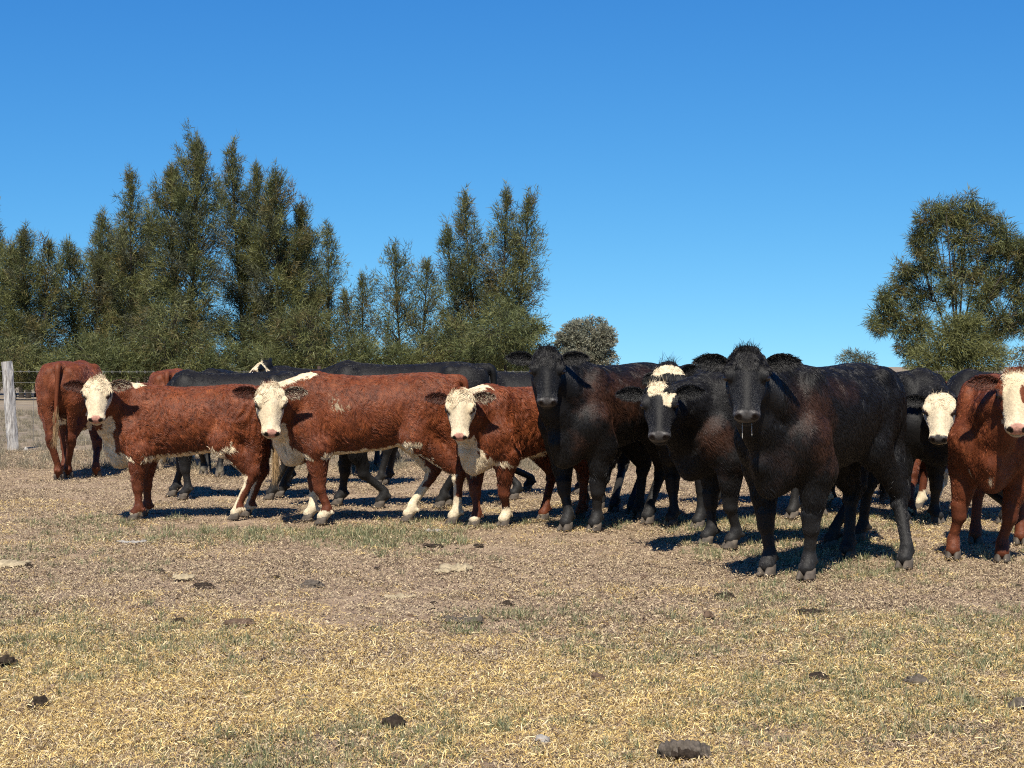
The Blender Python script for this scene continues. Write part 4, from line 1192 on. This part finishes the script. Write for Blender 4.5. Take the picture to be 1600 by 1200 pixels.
M_STRAW = leaf_material('straw', None, .15)
def tuft_variants(kind, n, rg):
    out = []
    for k in range(n):
        if kind == 'straw':
            m = 56; p = rg.normal(0, .055, (m, 3)); p[:, 2] = .002 + .014 * rg.random(m) ** 2
            az = rg.random(m) * 2 * math.pi; el = rg.normal(.16, .28, m)
            ln = .010 + .040 * rg.random(m) ** 1.9; w = .0011 + .0018 * rg.random(m)
            base = np.array([(.66, .48, .18), (.48, .32, .115), (.70, .57, .31), (.25, .17, .09), (.13, .085, .05)])
            c = base[rg.choice(5, m, p=[.34, .22, .20, .14, .10])]
        elif kind == 'green':
            m = 26; p = rg.normal(0, .022, (m, 3)); p[:, 2] = 0
            az = rg.random(m) * 2 * math.pi; el = R(20) + R(60) * rg.random(m)
            ln = .020 + .040 * rg.random(m); w = .0018 + .0018 * rg.random(m)
            base = np.array([(.095, .115, .045), (.155, .165, .085), (.23, .22, .12), (.38, .31, .16)])
            c = base[rg.choice(4, m, p=[.34, .3, .2, .16])]
        elif kind == 'weed':
            m = 46; p = rg.normal(0, .06, (m, 3)); p[:, 2] = 0
            az = rg.random(m) * 2 * math.pi; el = R(25) + R(60) * rg.random(m)
            ln = .08 + .16 * rg.random(m); w = .003 + .003 * rg.random(m)
            base = np.array([(.28, .23, .145), (.21, .18, .12), (.15, .13, .09)])
            c = base[rg.choice(3, m)]
        else:      # bits: pale chips lying flat
            m = 26; p = rg.normal(0, .07, (m, 3)); p[:, 2] = .003
            az = rg.random(m) * 2 * math.pi; el = rg.normal(.05, .2, m)
            ln = .008 + .016 * rg.random(m); w = .0025 + .003 * rg.random(m)
            base = np.array([(.46, .36, .22), (.30, .22, .14), (.16, .11, .075), (.06, .042, .03)])
            c = base[rg.choice(4, m, p=[.44, .26, .16, .14])]
        d = np.stack([np.cos(az) * np.cos(el), np.sin(az) * np.cos(el), np.sin(el)], 1)
        s = np.cross(d, np.tile(np3(0, 0, 1), (m, 1)) + rg.normal(0, .4, (m, 3))); s /= np.linalg.norm(s, axis=1, keepdims=True)
        if kind in ('straw',): p = p - d * (ln * .5)[:, None]; p[:, 2] = np.maximum(p[:, 2], .001)
        mid = p + d * (ln * .55)[:, None] + np3(0, 0, .004)
        tip = p + d * ln[:, None]; tip[:, 2] -= .004 * (kind == 'straw')
        h2 = (s * w[:, None] * .5)
        V = np.stack([p - h2, p + h2, mid + h2 * .9, mid - h2 * .9, tip], 1).reshape(-1, 3)
        b0 = np.arange(m) * 5
        F_ = np.concatenate([np.stack([b0, b0 + 1, b0 + 2], 1), np.stack([b0, b0 + 2, b0 + 3], 1), np.stack([b0 + 3, b0 + 2, b0 + 4], 1)])
        C_ = np.repeat(c * (1 + .18 * rg.normal(0, 1, (m, 1))).clip(.5, 1.5), 5, axis=0)
        o = mesh_np(kind + '_tuft', V, F_, M_STRAW, None, np.clip(C_, .01, .9), smooth=False)
        COL.objects.unlink(o); out.append(o)
    return out

def wedge(n, D0, D1, rg, power=1.0, margin=1.12):
    D = D0 + (D1 - D0) * rg.random(n) ** power
    hwid = D * 800 / FOC + 2.2
    return np.stack([(rg.random(n) * 2 - 1) * hwid, D], 1)

def patchn(P, s, seed):
    P3 = np.concatenate([P, np.zeros((len(P), 1))], 1)
    return .6 * vnoise(P3, s, seed) + .3 * vnoise(P3, s * 2.3, seed + 1) + .2 * vnoise(P3, s * 5.1, seed + 2)

rg = np.random.default_rng(77)
def scatter(name, kind, n, D0, D1, fn, scale, label, power=1.0, nv=8, zoff=0.0, tilt=.0):
    P = wedge(int(n * 1.85), D0, D1, rg, power)
    P = P[rg.random(len(P)) < fn(P)]
    z = ground_height(P) + zoff
    rot = np.stack([rg.normal(0, tilt, len(P)), rg.normal(0, tilt, len(P)), rg.random(len(P)) * 6.283], 1)
    sc_ = scale(P) * (.7 + .6 * rg.random(len(P)))
    gn_scatter(name, np.concatenate([P, z[:, None]], 1), rot, sc_, rg.integers(0, nv, len(P)), tuft_variants(kind, nv, rg), label)
    return len(P)
near = lambda P: np.clip((8.3 + .5 * patchn(P, .7, 15) - P[:, 1]) / 2.0, 0, 1)
c_ = [scatter('dry_straw', 'straw', 30000, 4.4, 15, lambda P: np.clip(.02 + .72 * near(P) + (.40 + .75 * near(P)) * patchn(P, 1.1, 20), .02, 1) * (1 - .65 * np.clip((P[:, 1] - 7.4 - .9 * patchn(P, .6, 90)) / 2.4, 0, 1)), lambda P: 1.0 + .05 * (P[:, 1] - 5), 'matted straw and dead grass lying on the dirt', .8),
      scatter('litter_chips', 'bits', 60000, 4.4, 24, lambda P: np.clip(.55 + .8 * patchn(P, .7, 30), .1, 1), lambda P: 1.0 + .02 * (P[:, 1] - 5), 'small pale chips of litter over the dirt', .9, tilt=.1),
      scatter('green_grass', 'green', 60000, 4.4, 13.5, lambda P: np.clip(.16 * near(P) + (.18 + .45 * near(P)) * (patchn(P, 1.0, 40) - .16) * (1 - .6 * np.exp(-((P[:, 1] - 9.5) / 1.5) ** 2) * (P[:, 0] < .8)) + .17 * np.exp(-((P[:, 0] + 1.55) / .9) ** 2 - ((P[:, 1] - 11.9) / .5) ** 2) + .06 * (P[:, 0] > 1.2) * (P[:, 1] > 7), 0, 1), lambda P: .75 + .05 * (P[:, 1] - 5), 'thin greyish green grass shoots in patches', .85),
      scatter('dry_weeds', 'weed', 5000, 19.5, 45, lambda P: np.clip(.5 + 1.2 * patchn(P, .5, 50), 0, 1), lambda P: .5 + .35 * rg.random(len(P)), 'dead grey-brown weeds along the fence line', 1.2)]
print('tufts', c_)

# clods of soil as one mass
def lump_mesh(rx, ry, rz, seed, n=10, m=6, rough=.3):
    rg_ = np.random.default_rng(seed)
    V = []; 
    for i in range(m + 1):
        th = math.pi * .5 * (1 - i / m) 
        for k in range(n):
            a_ = 2 * math.pi * k / n
            V.append((math.cos(a_) * math.sin(math.pi / 2 - th + 1e-3) , math.sin(a_) * math.sin(math.pi / 2 - th + 1e-3), math.sin(th)))
    V = np.array(V); nz = vnoise(V, 1.7, seed) * rough + vnoise(V, 4.1, seed + 1) * rough * .6
    V = V * (1 + nz)[:, None] * np.array([rx, ry, rz])
    V[:, 2] -= .15 * rz
    F_ = [(i * n + k, (i + 1) * n + k, (i + 1) * n + (k + 1) % n, i * n + (k + 1) % n) for i in range(m) for k in range(n)]
    return V, np.array(F_)
M_SOIL = simple_mat('soil_clod', (.10, .066, .044), .95, .1, .4, 40, .5)
M_DUNG = simple_mat('dry_dung', (.030, .022, .016), .95, .1, .55, 55, .9)
M_DUNGG = simple_mat('grey_dung_crust', (.085, .070, .055), .95, .1, .4, 45, .9)
M_BARKP = simple_mat('pale_bark', (.29, .235, .15), .9, .15, .35, 30, .7)
M_STICK = simple_mat('grey_stick', (.24, .22, .195), .9, .15, .35, 30, .5)
cl = []
for k in range(6):
    V, F_ = lump_mesh(.016, .012, .008, 90 + k, 7, 3, .4)
    o = mesh_np('clod', V, F_, (M_SOIL, M_SOIL, M_DUNG)[k % 3]); COL.objects.unlink(o); cl.append(o)
P = wedge(16000, 4.5, 24, rg, .85); P = P[rg.random(len(P)) < np.clip(.5 + .9 * patchn(P, 1.3, 60), .05, 1)]
gn_scatter('soil_clods', np.concatenate([P, ground_height(P)[:, None]], 1), np.stack([0 * P[:, 0], 0 * P[:, 0], rg.random(len(P)) * 6.28], 1), (.4 + 1.3 * rg.random(len(P)) ** 2.5), rg.integers(0, 6, len(P)), cl, 'loose crumbs of soil and dung over the yard')

# ---- single pieces one could pick up
def pat(u, v, wpx, hgt, label, name='dung_pat', mat=None, depth=.75, seed=0, rough=.35, layers=2, cat='dung'):
    p = gp(u, v); w = wpx / FOC * p[1]
    z = float(ground_height(p[None, :2])[0])
    rg_ = np.random.default_rng(seed + int(u))
    w *= .98; hgt *= 1.0
    V, F_ = lump_mesh(w * .5, w * .5 * depth, hgt, int(u) + seed, 22, 8, rough)
    V[:, 2] -= .45 * hgt * (np.linalg.norm(V[:, :2], axis=1) > w * .42)
    V[:, 2] += .30 * hgt * vnoise(V, 60, seed + 3) 
    if layers > 1:        # a second, broken crust lying over the first
        V2, F2 = lump_mesh(w * .34, w * .30 * depth, hgt * .8, int(u) + seed + 7, 18, 6, rough * 1.3)
        V2 = V2 + np3(w * rg_.normal(0, .10), w * rg_.normal(0, .06), hgt * .55)
        F_ = np.concatenate([F_, F2 + len(V)]); V = np.concatenate([V, V2])
    o = mesh_np(name, V, F_, mat or M_DUNG)
    o.location = (p[0], p[1], z + .30 * hgt); o.rotation_euler = (0, 0, rg_.normal(0, .3))
    return tag(o, label, cat, 'dried dung pats on the ground' if cat == 'dung' else None)
def plate(u, v, wpx, label, name='bark_piece', mat=None, curl=.35, tilt=.1, aspect=.35, cat='bark', rz=0.0, seed=0, lift=.022, group='pieces of bark and wood on the ground'):
    p = gp(u, v); w = wpx / FOC * p[1]; rg_ = np.random.default_rng(seed + int(u) + int(v))
    n, m = 14, 6; V = []
    edge = [.50 + .75 * rg_.random() for _ in range(n + 1)]
    for s in (0, 1):
        for i in range(n + 1):
            t = i / n * 2 - 1; ww = 1.5 * aspect * w * .5 * edge[i] * (1 - abs(t) ** 3 * .55)
            for j in range(m + 1):
                q = j / m * 2 - 1
                V.append((t * w * .5 + .02 * w * math.sin(7 * q), q * ww, curl * ww * (1 - q * q) * 1.2 + lift + .10 * w * curl * t * t - s * .004 + .003 * math.sin(9 * t + 4 * q)))
    G = (n + 1) * (m + 1); F_ = []
    for i in range(n):
        for j in range(m):
            a_ = i * (m + 1) + j; q = (a_, a_ + m + 1, a_ + m + 2, a_ + 1)
            F_.append(q); F_.append(tuple(x + G for x in reversed(q)))
        for j in (0, m):
            a_ = i * (m + 1) + j; q = (a_, a_ + m + 1, a_ + m + 1 + G, a_ + G); F_.append(q if j else q[::-1])
    for i in (0, n):
        for j in range(m):
            a_ = i * (m + 1) + j; q = (a_, a_ + 1, a_ + 1 + G, a_ + G); F_.append(q if not i else q[::-1])
    o = mesh_np(name, np.array(V), np.array(F_), mat or M_BARKP)
    o.location = (p[0], p[1], float(ground_height(p[None, :2])[0])); o.rotation_euler = (tilt, 0, rz)
    return tag(o, label, cat, group)

plate(16, 884, 62, 'long pale slab of bark lying at the left edge', curl=.3, aspect=.42, rz=-.1)
pat(44, 886, 16, .030, 'dark dung lump at the end of the pale bark slab at left', seed=1)
plate(205, 850, 46, 'flat grey stick in front of the left white-faced cow', 'stick', M_STICK, .5, 0, .16, 'stick')
pat(245, 892, 34, .018, 'thin dark dung pat left of the pale curled bark', seed=2)
plate(286, 908, 34, 'pale curled bark chip on the bare dirt at left', rz=.35, lift=.02, aspect=.5)
pat(318, 917, 42, .020, 'dark crumbled dung pat right of the pale curled bark', seed=3)
pat(487, 917, 46, .028, 'ragged grey-brown dung pat in the bare middle dirt', mat=M_DUNGG, seed=4)
pat(430, 902, 20, .016, 'small dull dung crumb left of the ragged dung pat', seed=5, layers=1)
plate(712, 889, 52, 'pale broken bark strips in front of the small calf', rz=.12, lift=.018, aspect=.5)
plate(690, 894, 30, 'short pale bark strip left of the larger broken bark', rz=.5, aspect=.4)
plate(625, 930, 50, 'flaky pale bark scatter in the middle of the bare dirt', rz=.2, aspect=.3, lift=.006)
plate(677, 830, 26, 'pale grey wood chip by the hooves of the small calf', 'wood_chip', M_STICK, .5, 0, .35, 'wood chip')
pat(677, 853, 34, .016, 'low dark dung pat in front of the wood chip and the calf', seed=6)
pat(747, 851, 20, .015, 'small dark dung pat right of the one before the calf', seed=7)
pat(792, 942, 24, .018, 'small dark dung lump in the middle of the yard right of the bark', seed=8)
plate(722, 972, 64, 'flat grey dung crust curling off the ground in the centre foreground', 'dung_crust', M_DUNGG, .42, -.05, .42, 'dung', lift=.014, group=None)
pat(375, 974, 66, .020, 'broad brown dung pat in the left centre dirt', seed=9, mat=M_SOIL)
pat(278, 968, 24, .020, 'small brown dung lump left of the broad brown pat', seed=10)
pat(217, 993, 12, .014, 'tiny dark dung crumb at the left among straw', seed=11, layers=1)
pat(14, 1040, 34, .035, 'dark dung lump at the left edge of the foreground', seed=12)
pat(55, 1104, 34, .030, 'dark crumbly dung lump in the lower left straw', seed=13)
pat(412, 1032, 16, .018, 'little dark dung crumb in the straw at left centre', seed=14, layers=1)
pat(615, 1134, 46, .030, 'dark dung lump in the bottom centre straw', seed=15)
pat(936, 1063, 26, .024, 'brown dung lump in the straw right of centre', seed=16, mat=M_SOIL)
pat(1005, 904, 18, .018, 'small brown clod left of the front hooves of the big heifer', seed=17, mat=M_SOIL)
pat(1133, 931, 40, .020, 'dark dung pat in front of the shadow of the big heifer', seed=18)
pat(1266, 957, 60, .022, 'wide dark dung pat in front of the big heifer', seed=19)
pat(1110, 968, 22, .030, 'brown soil clod standing up left of the wide dark dung pat', seed=20, mat=M_SOIL, cat='clod', name='soil_clod')
pat(946, 976, 14, .016, 'round brown clod in the middle distance right of centre', seed=21, mat=M_SOIL, cat='clod', name='soil_clod')
pat(1280, 1061, 44, .022, 'thin dark dung pat in the right foreground grass', seed=22)
pat(1392, 1060, 12, .016, 'small round dung pellet right of the thin dark pat', seed=23, layers=1)
pat(1432, 1067, 44, .022, 'grey-brown dung pat right of the small round pellet', mat=M_DUNGG, seed=24)
pat(1590, 1108, 36, .030, 'grey dung lump at the right edge of the foreground', mat=M_DUNGG, seed=25)
pat(1516, 1096, 18, .016, 'small dark dung crumb near the right edge', seed=26)
pat(848, 1158, 28, .020, 'pale grey stone in the bottom centre straw', mat=M_STICK, cat='stone', name='stone', seed=27, layers=1, rough=.15)
pat(1545, 985 - 0, 16, .012, 'tiny dung crumb in the right middle grass', seed=28, layers=1)
# the ridged dropping in the foreground
p = gp(1070, 1184); o = thing('ridged_dung', (p[0], p[1], float(ground_height(p[None, :2])[0]) - .004), 'thick ridged dried dung piece like a coiled roll in the foreground', 'dung')
w = 82 / FOC * p[1]
def coil(n, m, seed, L_, r0, y0, amp):
    V = []
    for i in range(n + 1):
        t = i / n; x = (t - .5) * L_
        env = (1 - abs(2 * t - 1) ** 3.2 * .40)
        ridge = 1 + amp * (abs(math.sin(t * 26 + .5 * math.sin(t * 9))) - .5) * (1.6 if t < .35 or t > .8 else .7)
        for k in range(m):
            a_ = 2 * math.pi * k / m
            r = r0 * env * ridge * (1 + .10 * math.sin(5 * a_ + 9 * t + seed) + .06 * math.sin(11 * a_ + 21 * t))
            V.append((x + .12 * r0 * math.sin(a_ * 2), y0 + math.cos(a_) * r * 1.15, r0 * .72 + math.sin(a_) * r * .82 + .010 * math.sin(3 * t + .5)))
    F_ = [(i * m + k, (i + 1) * m + k, (i + 1) * m + (k + 1) % m, i * m + (k + 1) % m) for i in range(n) for k in range(m)]
    c0 = len(V); V.append(tuple(np.mean(V[:m], 0))); V.append(tuple(np.mean(V[n * m:n * m + m], 0)))
    F3 = [(c0, k, (k + 1) % m, c0) for k in range(m)]
    mb_ = MB(); mb_.add(V, F_ + [(c0, k, (k + 1) % m) for k in range(m)] + [(c0 + 1, n * m + (k + 1) % m, n * m + k) for k in range(m)])
    return mb_
coil(70, 22, 1, w, .036, 0, .20).build('crust', M_DUNGG, o)
coil(40, 16, 4, w * .62, .026, -.026, .16).build('fold', M_DUNG, o)
o.rotation_euler = (0, 0, .12)
# white stone and dark clod by the post foot
pat(40, 704, 8, .055, 'white stone at the foot of the grey wooden post', mat=M_POST, cat='stone', name='stone', seed=30, layers=1, rough=.1)
